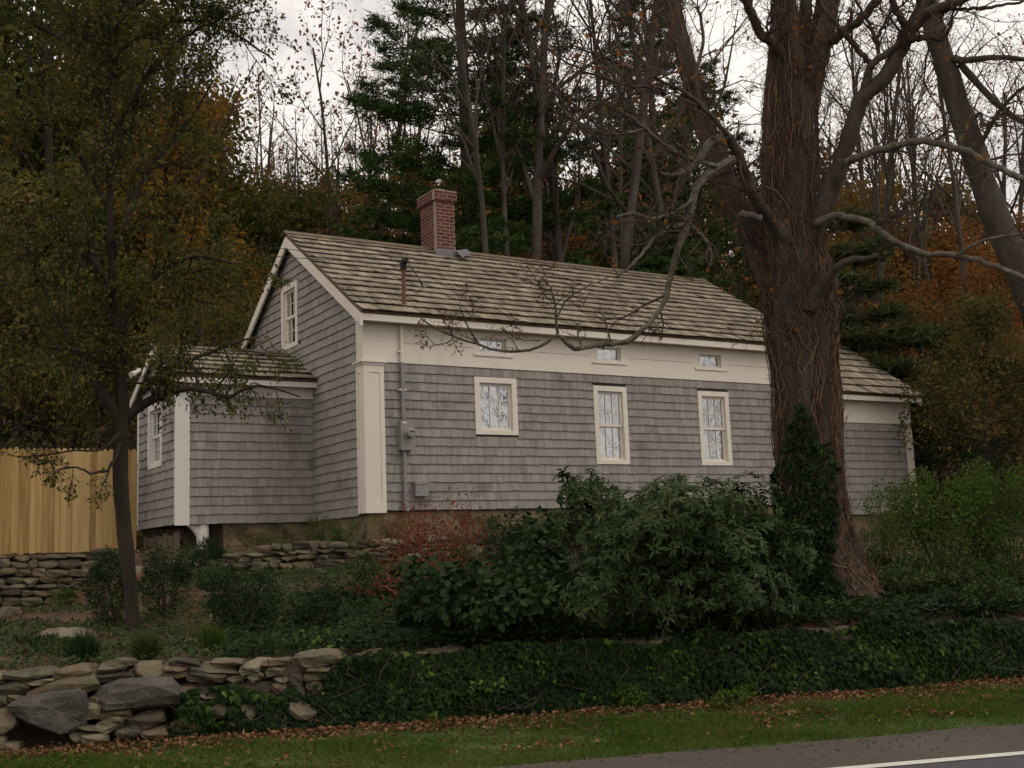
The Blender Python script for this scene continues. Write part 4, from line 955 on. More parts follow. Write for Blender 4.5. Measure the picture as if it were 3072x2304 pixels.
# the far wood closing the hillside: trunks and leaves as one mass
rng = np.random.default_rng(77); a = MB(); c = MB(); b = MB()
for k in range(540):
    px = rng.uniform(-900, 4200); d = rng.uniform(46, 110); P = unproj(px, 1450, d); z0 = float(gz(P[0], P[1])); H = rng.uniform(9, 16); r = rng.uniform(.06, .15)
    lean = rng.normal(0, .05, 2); tt = np.linspace(0, 1, 5)
    tube(a, np.stack([P[0]+lean[0]*H*tt, P[1]+lean[1]*H*tt, z0+H*tt], -1), r*np.linspace(1, .2, 5), 4, rng.random(), cap=False)
    for j in range(16):
        t_ = rng.uniform(.35, 1); az = rng.uniform(0, 6.28); l = rng.uniform(1., 2.6)*(1.3-t_*.6); q = np.array([P[0]+lean[0]*H*t_, P[1]+lean[1]*H*t_, z0+H*t_])
        e = q+np.array([math.cos(az)*l*.6, math.sin(az)*l*.6, l*.8]); tube(b, [q, (q+e)/2+rng.normal(0, .1, 3), e], [.03, .02, .008], 3, rng.random(), cap=False)
        for s in range(3):
            q2 = q+(e-q)*rng.uniform(.3, 1); e2 = q2+rng.normal(0, .45, 3)+np.array([0, 0, .4]); tube(b, [q2, e2], [.012, .005], 3, .5, cap=False)
    k_ = 520 if H < 13 else 200
    cc = np.array([P[0], P[1], z0])+np.stack([rng.normal(0, 1.6, k_), rng.normal(0, 1.6, k_), H*rng.beta(1.6, 1.9, k_)*.8], -1); hue = rng.random()
    cards(c, cc, rand_unit(rng, k_), rand_unit(rng, k_), rng.uniform(.16, .38, k_), rng.uniform(.1, .22, k_), rng, rv=np.clip(hue+rng.normal(0, .15, k_), 0, 1))
wood = empty('woods'); tag(wood, 'distant autumn woodland covering the hillside', 'woodland', kind='stuff')
l_wood = leafm('woodland_leaf', [(0.0493, 0.0542, 0.0197), (0.0924, 0.0764, 0.0271), (0.1479, 0.0863, 0.0308), (0.2218, 0.1047, 0.0296)], .35, .7, .3, .4, 1.0)
for nm, m_, mt in (('trunks', a, m_greyb), ('twigs', b, m_twig), ('foliage', c, l_wood)): tag(m_.build(nm, mt, wood), kind='stuff')
# brush on the near slope
c = MB(); n = 40000; px = rng.uniform(-700, 4300, n); d = 22+28*rng.random(n)**1.3; 
D = CF[None]+CR[None]*((px-1536)/FPX)[:, None]-CU[None]*((1500-1152)/FPX); P = CAM+D*d[:, None]; ok = (P[:, 1] > 8.2) | (P[:, 0] > 14.5) | (P[:, 0] < -5); P = P[ok]; n = len(P)
zz = gz(P[:, 0], P[:, 1]); hgt = (.9+.8*fnoise(P[:, 0], P[:, 1], .5, 2.)); P[:, 2] = zz+rng.random(n)**1.5*np.clip(hgt, .1, 3)*1.5
cards(c, P, rand_unit(rng, n)+np.array([0, 0, .4]), rand_unit(rng, n), rng.uniform(.10, .26, n), rng.uniform(.06, .14, n), rng, rv=np.clip(.5+.45*fnoise(P[:, 0], P[:, 1], .7, 5.)+rng.normal(0, .15, n), 0, 1))
tag(c.build('undergrowth', l_wood), 'brown and green brush covering the slope behind the house', 'undergrowth', kind='stuff')

# ------------------------------------------------------------------ leaning tree at the right
def pxline(L, d0, d1=None):
    d1 = d0 if d1 is None else d1; n = len(L)
    return np.array([unproj(q[0], q[1], d0+(d1-d0)*i/(n-1)) for i, q in enumerate(L)]), np.array([q[2]*.5/FPX*(d0+(d1-d0)*i/(n-1)) for i, q in enumerate(L)])
def limb(mb, L, d0, d1=None, n=24, sides=8, r=.5, rng=None, rough=0.):
    P, rad = pxline(L, d0, d1); Q = bez(P, n); rr = np.interp(np.linspace(0, 1, len(Q)), np.linspace(0, 1, len(rad)), rad)
    if rng is not None and rough: Q[1:-1] += rng.normal(0, rough, (len(Q)-2, 3))
    wob = None if rng is None else 1+rng.normal(0, .06, (len(Q), sides))
    tube(mb, Q, rr, sides, r, wob=wob); return Q, rr
TW = dict(max=2, seg=[6, 4, 3], wig=[.2, .26, .3], trop=[.03, .02, 0], kids=[6, 5, 0], t0=[.15, .15, 0], ang=[48, 48, 0], ratio=[.5, .5, 0], rmax=[.012, .007, .006], rmin=.0028, end=.3)
def twigs_along(rng, mb, tips, Q, rr, k, L, cfg=TW, down=0., t0=.15):
    for j in range(k):
        i = int(rng.uniform(t0, 1)*(len(Q)-1)); q = Q[i]; dd = nrm(Q[min(i+1, len(Q)-1)]-Q[max(i-1, 0)]+1e-6)
        nd = nrm(dd*.6+rng.normal(0, .6, 3)+np.array([0, 0, .25-down])); out = []
        grow(rng, q, nd, L*rng.uniform(.5, 1.2), max(.004, min(rr[i]*.5, .016)), 0, cfg, out, tips)
        for pts, rad, l in out: tube(mb, pts, rad, 4 if l == 0 else 3, rng.random(), cap=False)
rng = np.random.default_rng(31)
P = unproj(3200, 1500, 23.5); lt = empty('leaning_tree'); tag(lt, 'grey trunk leaning left across the upper right of the picture', 'tree')
a = MB(); tp = MB(); tips = []
Q, rr = limb(a, [(3240, 1300, 110), (3150, 1050, 95), (3072, 840, 88), (2985, 640, 78), (2925, 470, 72), (2870, 300, 66), (2815, 130, 60), (2770, -40, 54), (2720, -260, 40)], 23.5, n=40, sides=10, rng=rng)
base_p = Q[0]; tube(a, [np.array([base_p[0]+.5, base_p[1]-.2, float(gz(base_p[0]+.5, base_p[1]-.2))-.3]), base_p], [.42, rr[0]], 12, cap=False)
for L in ([(2835, 175, 26), (2900, 180, 20), (2990, 172, 16), (3090, 180, 12)], [(2880, 190, 22), (2960, 280, 20), (3040, 350, 18), (3110, 380, 16)], [(2925, 470, 14), (2960, 400, 14), (3000, 330, 12), (3060, 270, 10), (3100, 250, 8)], [(2910, 370, 10), (2940, 340, 12), (2950, 375, 12), (2985, 360, 11), (3030, 320, 10)], [(2800, 80, 22), (2840, 10, 18), (2880, -80, 14)], [(2780, 0, 20), (2700, -60, 16), (2620, -100, 12)]):
    q, r2 = limb(a, L, 23.4, 22.8, n=16, sides=6, rng=rng); twigs_along(rng, tp, tips, q, r2, 7, 1.6)
twigs_along(rng, tp, tips, Q, rr, 12, 2.0, t0=.4)
c = MB(); leaves_on(rng, c, tips, .10, .09, .03)
a.build('trunk', m_greyb, lt, True); tp.build('twigs', m_twig, lt); c.build('crown', l_rust, lt)

# ------------------------------------------------------------------ the big ivy-clad tree
rng = np.random.default_rng(41); DT = 14.0
bt = empty('ivy_clad_tree'); tag(bt, 'massive old tree with shaggy vine covered trunk and ivy at its foot', 'tree')
tk = [(2504, 1805, 330), (2492, 1740, 255), (2478, 1680, 228), (2455, 1600, 212), (2438, 1500, 205), (2425, 1350, 208), (2421, 1200, 205), (2413, 1080, 208), (2404, 990, 220), (2402, 930, 228), (2402, 860, 216), (2392, 790, 190), (2374, 700, 166), (2363, 600, 162), (2364, 450, 160), (2368, 320, 164), (2362, 200, 120), (2356, 60, 80), (2352, -120, 70), (2340, -400, 50)]
P, rad = pxline(tk, DT); Q = bez(P, 110); tq = np.linspace(0, 1, len(Q)); rr = np.interp(tq, np.linspace(0, 1, len(rad)), rad)
a = MB(); SD = 40; th = np.arange(SD)*2*math.pi/SD; hz_ = Q[:, 2][:, None]
wob = 1+.05*np.sin(th[None]*3+hz_*1.1)+.045*np.sin(th[None]*7-hz_*2.1)+.03*np.sin(th[None]*13+hz_*3)+rng.normal(0, .018, (len(Q), SD))
rr = rr*.92; tube(a, Q, rr*.97, SD, .5, wob=wob)
stems = [(Q, rr)]
L_lean = [(2355, 880, 130), (2300, 780, 94), (2238, 660, 74), (2175, 540, 64), (2100, 330, 56), (2035, 100, 50), (1990, -80, 46), (1915, -340, 34)]
q, r2 = limb(a, L_lean, 14.2, 15.6, n=50, sides=20, rng=rng); stems.append((q, r2))
q, r2 = limb(a, [(2395, 330, 110), (2430, 220, 88), (2462, 110, 72), (2485, 0, 66), (2510, -200, 50)], 14., 14.3, n=30, sides=16, rng=rng); stems.append((q, r2))
limb(a, [(2385, 300, 60), (2402, 180, 44), (2415, 60, 40), (2420, -60, 36)], 14.2, n=16, sides=10, rng=rng)
trunk_o = a.build('trunk', m_bark, bt, True)
# vine strands hugging trunk and stems
v = MB()
for (q, r_), cnt, rl in ((stems[0], 260, (.004, .013)), (stems[1], 60, (.004, .010)), (stems[2], 34, (.004, .010))):
    n = len(q); t_ = nrm(np.gradient(q, axis=0)); a_ = nrm(np.cross(t_, np.array([0, 1., 0]))); b_ = np.cross(t_, a_)
    for k in range(cnt):
        i0 = int(rng.uniform(.02, .75)*n*(0 if rng.random() < .35 else 1)); i1 = min(n-1, i0+int(rng.uniform(.12, .5)*n))
        if i1-i0 < 4: continue
        idx = np.arange(i0, i1); ang = rng.uniform(0, 6.28)+np.cumsum(rng.normal(0, .085, len(idx))); rr_ = rng.uniform(*rl)
        off = r_[idx]*(1.0+.03*np.sin(idx*.5+k))+rr_*.4+np.abs(np.cumsum(rng.normal(0, .004, len(idx))))
        pts = q[idx]+off[:, None]*(np.cos(ang)[:, None]*a_[idx]+np.sin(ang)[:, None]*b_[idx])
        tube(v, pts, rr_*np.linspace(1, .5, len(idx)), 4, rng.random(), cap=False)
    for k in range(cnt*9):                                   # short frayed strands
        i0 = rng.integers(2, n-6); ang = rng.uniform(0, 6.28); o0 = q[i0]+r_[i0]*1.02*(math.cos(ang)*a_[i0]+math.sin(ang)*b_[i0]); outd = math.cos(ang)*a_[i0]+math.sin(ang)*b_[i0]
        L = rng.uniform(.08, .32); dd = nrm(np.array([0, 0, rng.choice([1, 1, -1])])+outd*rng.uniform(.0, .16)+rng.normal(0, .2, 3))
        pts = [o0, o0+dd*L*.5+rng.normal(0, .012, 3), o0+dd*L+outd*.02+rng.normal(0, .02, 3)]; tube(v, pts, [.006, .004, .002], 3, rng.random(), cap=False)
v.build('vine_stems', m_vine, bt)
# limbs
lb = MB(); lp = MB(); tw = MB(); tips = []; rtips = []
def L2(L, mbx, d0, d1, k, tl, n=26, down=0., tp=None):
    q, r2 = limb(mbx, L, d0, d1, n=n, sides=8, rng=rng, rough=.006); twigs_along(rng, tw, tips if tp is None else tp, q, r2, k, tl, down=down); return q, r2
L2([(2400, 790, 80), (2409, 741, 72), (2465, 639, 62), (2502, 546, 56), (2539, 444, 52), (2566, 343, 48), (2594, 287, 46), (2650, 236, 50), (2696, 160, 46), (2724, 100, 48), (2770, 20, 34), (2840, -60, 26)], lb, 13.9, 13.2, 8, .8, 50)
L2([(2594, 270, 26), (2605, 215, 24), (2620, 190, 22), (2680, 145, 20), (2722, 112, 20)], lb, 13.5, 13.3, 3, .5)
L2([(2613, 192, 18), (2585, 160, 18), (2557, 130, 17), (2525, 93, 15), (2465, 18, 12), (2440, -40, 9)], lb, 13.5, 13.4, 5, .6)
L2([(2635, 160, 12), (2628, 120, 12), (2600, 60, 10), (2560, -10, 8)], lb, 13.5, 13.4, 4, .5)
L2([(2628, 120, 9), (2660, 60, 9), (2690, -10, 8)], lb, 13.5, 13.4, 3, .5)
L2([(2724, 100, 40), (2780, 40, 34), (2850, 14, 26), (2950, -20, 18)], lb, 13.3, 12.8, 5, .8)
L2([(2724, 105, 26), (2705, 60, 24), (2680, 10, 20), (2670, -60, 16)], lb, 13.3, 13, 4, .7)
L2([(2720, 120, 24), (2790, 110, 18), (2830, 115, 14), (2860, 60, 9)], lb, 13.3, 13, 4, .7)
L2([(2780, 45, 12), (2860, 28, 11), (2960, 22, 10), (3090, 0, 8)], lb, 13.2, 12.7, 5, .8)
L2([(2500, 120, 34), (2525, 98, 32), (2580, 60, 28), (2631, 0, 24), (2680, -60, 20)], lb, 14, 13.6, 3, .7)
L2([(2381, 745, 46), (2307, 648, 38), (2266, 592, 36), (2229, 509, 34), (2210, 454, 32), (2182, 407, 26)], lb, 13.8, 13.2, 9, .7, 34)
L2([(2380, 210, 40), (2326, 139, 34), (2279, 93, 30), (2252, 37, 28), (2225, -20, 24), (2200, -90, 20)], lb, 13.9, 13.3, 8, .8)
L2([(2425, 930, 46), (2441, 890, 40), (2465, 856, 34), (2492, 820, 28), (2520, 792, 24), (2557, 780, 22), (2600, 776, 18), (2638, 764, 13)], lb, 13.6, 13.2, 1, .3, 30)
L2([(2430, 640, 50), (2470, 590, 40), (2500, 570, 30)], lb, 13.9, 13.8, 0, .3)
# pale mossy limbs
L2([(2535, 488, 24), (2604, 463, 24), (2696, 435, 23), (2770, 424, 23), (2835, 435, 22), (2904, 458, 21), (2974, 491, 20), (3072, 542, 19), (3180, 600, 16)], lp, 13.5, 12.4, 6, .6, 40)
L2([(2445, 672, 26), (2492, 650, 22), (2548, 653, 22), (2604, 667, 21), (2640, 694, 21), (2696, 731, 20), (2766, 759, 19), (2860, 764, 18), (2960, 790, 17), (3072, 835, 15), (3160, 870, 12)], lp, 13.6, 12.5, 6, .6, 44)
L2([(2870, 766, 10), (2920, 735, 11), (2974, 715, 9), (3090, 700, 7)], lp, 12.8, 12.5, 3, .5)
L2([(2224, 636, 24), (2250, 645, 22), (2285, 655, 24)], lp, 13.6, 13.6, 0, .2, 6)
L2([(2185, 405, 30), (2150, 420, 28), (2117, 444, 26), (2090, 490, 23), (2060, 512, 20), (2020, 528, 14), (1985, 520, 10)], lp, 13.2, 12.9, 7, .8)
q1 = [(2205, 478, 24), (2141, 509, 24), (2094, 555, 24), (2076, 611, 24), (2062, 671, 23), (2036, 740, 21), (2018, 800, 19), (2000, 880, 17), (1972, 940, 16), (1930, 985, 16), (1880, 1022, 17), (1800, 1034, 16), (1728, 1047, 14)]
hq, hr = L2(q1, lp, 13.2, 12.6, 9, .7, 60)
L2([(2062, 671, 16), (2000, 690, 14), (1950, 730, 12), (1900, 790, 10), (1850, 830, 8)], lp, 13., 12.7, 6, .7)
L2([(2048, 655, 12), (2110, 712, 11), (2135, 760, 9), (2130, 800, 7)], lp, 13., 12.9, 4, .4)
L2([(2080, 600, 14), (2020, 640, 12), (1960, 655, 11), (1900, 640, 9), (1850, 650, 7)], lp, 13, 12.8, 6, .6)
L2([(2150, 500, 14), (2080, 480, 13), (2000, 440, 12), (1930, 380, 10), (1860, 330, 8)], lp, 13.1, 12.9, 9, .9)
L2([(2182, 407, 16), (2120, 330, 14), (2060, 280, 13), (1980, 240, 11), (1900, 150, 9)], lb, 13.1, 12.8, 10, .9)
L2([(2100, 330, 12), (2090, 230, 11), (2110, 120, 10), (2095, 20, 9)], lb, 13.2, 13.2, 7, .8)
L2([(2000, 250, 10), (1900, 260, 9), (1800, 230, 8), (1700, 190, 7), (1620, 120, 5)], lb, 12.9, 12.6, 9, .8)
L2([(1930, 390, 9), (1830, 400, 8), (1740, 370, 7), (1660, 300, 6)], lp, 12.9, 12.6, 8, .7)
# the low hanging spray over roof and frieze
for L, k in (([(1728, 1049, 13), (1700, 1030, 12), (1672, 1005, 11), (1640, 1028, 10), (1590, 1050, 9), (1530, 1054, 9), (1470, 1046, 8), (1430, 1030, 8), (1360, 1010, 7), (1300, 980, 6), (1262, 955, 5)], 7),
             ([(1672, 1005, 10), (1668, 950, 8), (1662, 900, 7), (1650, 860, 5), (1620, 830, 4)], 6), ([(1440, 1035, 6), (1415, 1000, 6), (1395, 960, 5), (1380, 920, 4)], 5),
             ([(1620, 1022, 5), (1560, 1018, 5), (1530, 1000, 4), (1500, 985, 4)], 4), ([(1668, 960, 5), (1700, 900, 5), (1760, 860, 4), (1830, 830, 4)], 4), ([(1360, 1010, 4), (1340, 1030, 4), (1300, 1035, 3), (1290, 1050, 3)], 2), ([(1660, 880, 4), (1600, 850, 4), (1540, 830, 3)], 4)):
    q, r2 = limb(lp, L, 12.6, 12.3, n=26, sides=6, rng=rng, rough=.004); twigs_along(rng, tw, rtips, q, r2, max(2, k-2), .34, down=.1)
lb.build('limbs', m_bark, bt, True); lp.build('mossy_limbs', m_lich, bt, True)
# tangle of fine twigs round the crown base
for (q, r_), k in ((stems[0], 90), (stems[1], 110), (stems[2], 20)):
    qs = q[int(len(q)*.45):] if q is stems[0][0] else q; rs = r_[int(len(r_)*.45):] if q is stems[0][0] else r_
    for j in range(k):
        i = rng.integers(0, len(qs)-1); out_d = nrm(rng.normal(size=3)+np.array([-.3, -.5, .1])); out = []
        grow(rng, qs[i]+out_d*rs[i], out_d, rng.uniform(.25, .8), .006, 0, TW, out, tips)
        for pts, rad_, l in out: tube(tw, pts, rad_, 3, rng.random(), cap=False)
tw.build('twigs', m_twig, bt)
c = MB(); leaves_on(rng, c, tips, .035, .085, .02); tag(c.build('leaf_remnants', l_orange, bt), kind='stuff')
c = MB(); leaves_on(rng, c, rtips, .36, .036, .012, droop=.9, jit=.4); c.build('russet_leaves', leafm('curled_russet_leaf', [(.055, .018, .014), (.11, .035, .025), (.15, .06, .035)], .2, .7), bt)
# ivy round the foot of the trunk
c = MB(); Q0, r0 = stems[0]; n = 26000; tt = rng.random(n); zi = (rng.beta(1., 1.1, n)*.62*len(Q0)).astype(int); zi = np.clip(zi, 0, len(Q0)-2)
ang = rng.uniform(-math.pi, math.pi, n); t_ = nrm(np.gradient(Q0, axis=0)); toward = nrm((CAM-Q0[20])*np.array([1, 1, 0])); side = np.array([-toward[1], toward[0], 0])   # side: picture left is -side
fz = rng.random(n)[:, None]; cen = Q0[zi]*(1-fz)+Q0[zi+1]*fz
pos = cen+(r0[zi]*1.04+rng.uniform(0, .10, n)*sstep(60, 5, zi))[:, None]*(np.cos(ang)[:, None]*toward+np.sin(ang)[:, None]*side)
hx, hy = project(pos)
lim = np.interp(hy, [1100, 1200, 1300, 1400, 1500, 1600, 1700, 1800], [.46, .56, .68, .88, .84, .80, .74, .95])+.07*fnoise(hy*.03, hy*.017)
lo = np.interp(hy, [1100, 1200, 1300, 1400, 1480], [.36, .30, .15, .02, -.4])+.05*fnoise(hy*.05, hy*.02)
fx = (hx-np.interp(hy, [900, 1200, 1500, 1800], [2290, 2318, 2335, 2345]))/210
keep = (hy > 1120) & (fx < lim) & (fx > lo) & (fnoise(pos[:, 0]*3+ang*2, pos[:, 2]*2, 1.4, 1.) > np.interp(hy, [1120, 1350, 1500], [.15, -.5, -.95]))
pos = pos[keep]; outd = nrm(pos-cen[keep]); n = len(pos); d_ = np.array([0, 0, -1.])+rng.normal(0, .5, (n, 3))+outd*.5
cards(c, pos, d_, outd+rng.normal(0, .5, (n, 3)), rng.uniform(.03, .075, n), rng.uniform(.035, .07, n), rng, shape='ivy', rv=np.clip(rng.normal(.28, .17, n), 0, 1)); c.build('ivy', l_ivy, bt)

# ------------------------------------------------------------------ the slim leafy tree at the left
rng = np.random.default_rng(52); DS = 13.5
st = empty('slim_tree'); tag(st, 'slim dark trunked tree with sparse green leaves in front of the fence', 'tree')
a = MB(); tw = MB(); tips = []
q0, r0 = limb(a, [(404, 1960, 56), (400, 1900, 44), (390, 1760, 40), (374, 1600, 44), (362, 1450, 44), (362, 1350, 44), (368, 1250, 44), (362, 1150, 34), (350, 1000, 26), (336, 820, 23), (330, 640, 21), (332, 420, 18), (320, 200, 15), (300, 0, 12), (290, -200, 10)], DS, n=60, sides=12, rng=rng)
LT = dict(max=2, seg=[7, 5, 3], wig=[.15, .22, .28], trop=[-.015, -.01, -.04], kids=[9, 7, 0], t0=[.15, .1, 0], ang=[45, 45, 0], ratio=[.45, .5, 0], rmax=[.012, .007, .006], rmin=.0028, end=.25)
ltips = []
SUB = [([(365, 1290, 40), (330, 1215, 34), (280, 1140, 28), (235, 1080, 22), (190, 980, 16), (130, 860, 12), (80, 720, 8)], 13.5, 13.0),
       ([(372, 1255, 34), (430, 1215, 28), (480, 1185, 24), (560, 1165, 18), (640, 1180, 14), (690, 1192, 12), (740, 1165, 10), (800, 1160, 8), (900, 1190, 5)], 13.5, 13.6),
       ([(380, 1270, 20), (440, 1160, 18), (520, 1100, 15), (600, 1070, 12), (700, 1030, 9), (770, 1010, 6)], 13.5, 14.2),
       ([(352, 1000, 22), (400, 900, 20), (450, 840, 18), (520, 790, 14), (600, 770, 10), (700, 790, 6)], 13.5, 13.8),
       ([(345, 900, 20), (290, 800, 18), (220, 740, 14), (130, 700, 10), (20, 690, 7)], 13.5, 12.9),
       ([(336, 780, 20), (390, 640, 18), (440, 520, 15), (520, 420, 12), (590, 330, 9), (640, 240, 6)], 13.5, 14.0),
       ([(332, 640, 18), (270, 520, 16), (200, 420, 13), (120, 360, 10), (20, 330, 7)], 13.5, 13.0),
       ([(332, 430, 18), (400, 300, 15), (470, 190, 12), (560, 110, 9), (660, 60, 6), (780, 30, 4)], 13.5, 14.0),
       ([(325, 300, 15), (260, 200, 13), (180, 120, 10), (80, 60, 8)], 13.5, 12.9),
       ([(310, 150, 14), (380, 40, 12), (470, -40, 10), (560, -120, 8)], 13.5, 13.9),
       ([(315, 200, 14), (420, 110, 12), (560, 60, 10), (700, 100, 8), (820, 180, 5)], 13.5, 14.4),
       ([(340, 1120, 14), (260, 1060, 12), (160, 1040, 9), (60, 1060, 6)], 13.4, 12.7),
       ([(360, 1330, 12), (330, 1400, 10), (280, 1420, 8), (220, 1400, 6), (160, 1420, 4)], 13.3, 12.9),
       ([(362, 1300, 10), (300, 1350, 8), (220, 1350, 6), (100, 1370, 5), (20, 1365, 3)], 13.3, 12.7)]
for i, (L, d0, d1) in enumerate(SUB):
    q, r2 = limb(a, L, d0, d1, n=24, sides=6, rng=rng, rough=.006)
    k = [13, 11, 10, 11, 12, 12, 12, 11, 10, 8, 9, 9, 5, 5][i]
    twigs_along(rng, tw, ltips if i not in (1, 12, 13) else tips, q, r2, k, .95 if i not in (1, 12, 13) else .6, LT)
twigs_along(rng, tw, ltips, q0, r0, 26, 1.1, LT, t0=.5)
a.build('trunk', m_slim, st, True); tw.build('twigs', m_slim, st)
c = MB(); leaves_on(rng, c, ltips, 3.0, .052, .03, droop=.7, jit=.6); leaves_on(rng, c, tips, .7, .05, .02, droop=.6); c.build('crown', l_olive, st)

# trees across the road, seen mirrored in the window panes
for k, (x_, y_, key, s, rz, lab) in enumerate(((17.5, -25, 'bare_a', .8, 1., 'spreading bare tree across the road mirrored in the first window'), (23, -24, 'bare_a', .75, 2., 'bare tree across the road mirrored in the middle window'), (29, -23, 'bare_d', .8, 3., 'russet flecked bare tree across the road mirrored in the far window'), (21, -29, 'bare_b', .8, .4, 'tall bare tree across the road behind the spreading one'), (33, -27, 'bare_a', .85, 5., 'far bare tree across the road mirrored in the far window'))):
    o = empty('bare_tree', (x_, y_, ZROAD-.1)); o.rotation_euler.z = rz; o.scale = (s, s, s)
    for pn, me in PROTO[key]: link(pn, me, o)
    tag(o, lab, 'tree', 'trees across the road')

# ------------------------------------------------------------------ shrubs
def ellipsoid_pts(rng, n, lobes, shell=.5):
    """points in a union of ellipsoids (cx,cy,cz,rx,ry,rz), denser near the skin"""
    w = np.array([l[3]*l[4]+l[4]*l[5]+l[3]*l[5] for l in lobes]); idx = rng.choice(len(lobes), n, p=w/w.sum()); L = np.array(lobes)[idx]
    u = rand_unit(rng, n); rad = rng.random(n)**(1/3*shell); return L[:, :3]+u*L[:, 3:]*rad[:, None]*(1+.10*np.sin(u[:, :1]*7+idx[:, None])*np.cos(u[:, 2:]*9)), u
def lobes_for(rng, w, h, dpt, k):
    out = [(0, 0, h*.45, w*.36, dpt*.4, h*.45)]
    for _ in range(k):
        a_ = rng.uniform(0, 6.28); s = rng.uniform(.10, .28); cz = rng.uniform(.25, .92)*h
        q_ = rng.uniform(.16, .42); out.append((math.cos(a_)*w*q_, math.sin(a_)*dpt*q_, cz, w*s*.75, dpt*s*.8, h*s*.75))
    return out
def shrub(name, px, py, wpx, hpx, n, leaf, size, label, seed, asp=.5, kind='leaf', lobes=8, droop=.1, stems=9, group='shrubs on the bank', stem_mat=m_twig, d=None, dark=None, upright=.3, cat='shrub', shell=.6):
    rng = np.random.default_rng(seed)
    if d is None: P, d = ground_hit(px, py)
    else: P = unproj(px, py, d); P[2] = float(gz(P[0], P[1]))
    h = hpx/FPX*d+ (0 if d is None else 0); w = wpx/FPX*d; o = empty(name, P); tag(o, label, cat, group)
    LB = lobes_for(rng, w, h, w*.8, lobes); p, u = ellipsoid_pts(rng, n, LB, shell); p[:, 2] = np.maximum(p[:, 2], .02)
    f = MB()
    if kind == 'whorl':
        m = 8; ax = nrm(u+np.array([0, 0, .6])); e1 = nrm(np.cross(ax, rand_unit(rng, n))); e2 = np.cross(ax, e1)
        for j in range(m):
            a_ = 6.283*j/m+rng.normal(0, .25, n); rd = np.cos(a_)[:, None]*e1+np.sin(a_)[:, None]*e2; el = rng.uniform(-.15, .55, n)[:, None]
            s = size*rng.uniform(.55, 1.25, n); cards(f, p+rd*.01, rd+ax*el-np.array([0, 0, droop]), ax+rd*-.3, s, s*asp, rng, fold=-.10, shape='oval' if size > .08 else 'leaf', rv=np.clip(rng.random(n)*.6+.2*rng.random()+.1, 0, 1))
    elif kind == 'needle':
        cards(f, p, nrm(u*.6+np.array([0, 0, upright])+rng.normal(0, .4, (n, 3))), rand_unit(rng, n), size*rng.uniform(.6, 1.2, n), size*asp, rng, shape='needle')
    else:
        s = size*rng.uniform(.55, 1.25, n); cards(f, p, u*.7+rng.normal(0, .6, (n, 3))-np.array([0, 0, droop]), u+rng.normal(0, .5, (n, 3))+np.array([0, 0, .6]), s, s*asp, rng, fold=.15 if kind == 'leaf' else -.1, shape='leaf' if kind == 'leaf' else 'oval')
    f.build('foliage', leaf, o)
    if stems:
        b = MB()
        for k in range(stems):
            t = p[rng.integers(n)]; b0 = np.array([rng.normal(0, w*.05), rng.normal(0, w*.05), -.05]); m_ = b0*.4+t*.6+np.array([0, 0, h*.08]); tube(b, bez([b0, m_, t], 10), np.linspace(.012, .003, len(bez([b0, m_, t], 10))), 4, rng.random(), cap=False)
        b.build('stems', stem_mat, o)
    return o
shrub('rhododendron', 2050, 1925, 780, 490, 2700, l_rhodo, .085, 'large rhododendron with long whorled leaves before the right windows', 1, .30, 'whorl', 30, .12, 40, stem_mat=m_bark)
shrub('rhododendron', 1890, 1760, 480, 345, 800, l_rhodo, .085, 'taller back rhododendron reaching below the middle window', 2, .30, 'whorl', 22, .1, 26)
shrub('rhododendron', 2260, 1905, 440, 390, 900, l_rhodo, .085, 'lower rhododendron lobe against the ivy clad trunk', 3, .30, 'whorl', 20, .15, 20)
shrub('rhododendron', 1760, 1800, 200, 380, 200, l_rhodo, .09, 'narrow upright rhododendron stems below the middle window', 4, .38, 'whorl', 8, .2, 12)
shrub('broad_leaved_shrub', 1480, 1925, 540, 260, 2600, l_hyd, .085, 'dark broad leaved shrub above the ivy covered wall', 5, .75, 'round', 26, .4, 24)
shrub('broad_leaved_shrub', 1270, 1905, 260, 190, 900, l_hyd, .085, 'smaller dark broad leaved shrub beside the red shrub', 6, .75, 'round', 8, .4, 12)
shrub('broad_leaved_shrub', 1620, 1880, 260, 330, 1000, l_hyd, .09, 'dark broad leaved shrub against the rhododendron', 16, .75, 'round', 8, .4, 12)
shrub('red_shrub', 1300, 1790, 430, 330, 2200, l_red, .042, 'thin red leaved shrub below the meter', 7, .6, 'leaf', 22, .2, 40, stem_mat=l_rust, shell=1.2)
shrub('red_shrub', 1290, 1850, 460, 190, 1100, l_red, .042, 'low scatter of red leaves in front of the thin red shrub', 17, .6, 'leaf', 10, .2, 20, stem_mat=l_rust, shell=1.2)
shrub('dark_shrub', 335, 1880, 200, 260, 5200, l_dark, .036, 'dark fine leaved shrub left of the slim trunk', 8, .55)
shrub('dark_shrub', 495, 1840, 210, 190, 4200, l_dark, .036, 'dark fine leaved shrub right of the slim trunk', 9, .55)
shrub('dark_shrub', 735, 1890, 310, 200, 7000, l_dark, .036, 'wide dark mound shrub in the middle of the bank', 10, .55)
shrub('dark_shrub', 950, 1890, 170, 120, 2200, l_dark, .036, 'small dark shrub right of the wide mound', 18, .55)
shrub('yew', 625, 1690, 120, 125, 2600, l_dark, .09, 'small feathery yew beside the white pier', 11, .10, 'needle', 8, upright=.9, cat='shrub', d=17.6)
shrub('green_shrub', 965, 1640, 125, 100, 1800, l_fresh, .03, 'small round green shrub below the inner corner of the house', 12, .5, d=18.2)
shrub('green_shrub', 820, 1665, 120, 55, 500, l_fresh, .035, 'low green plant on the terrace wall', 19, .5, d=18.0)
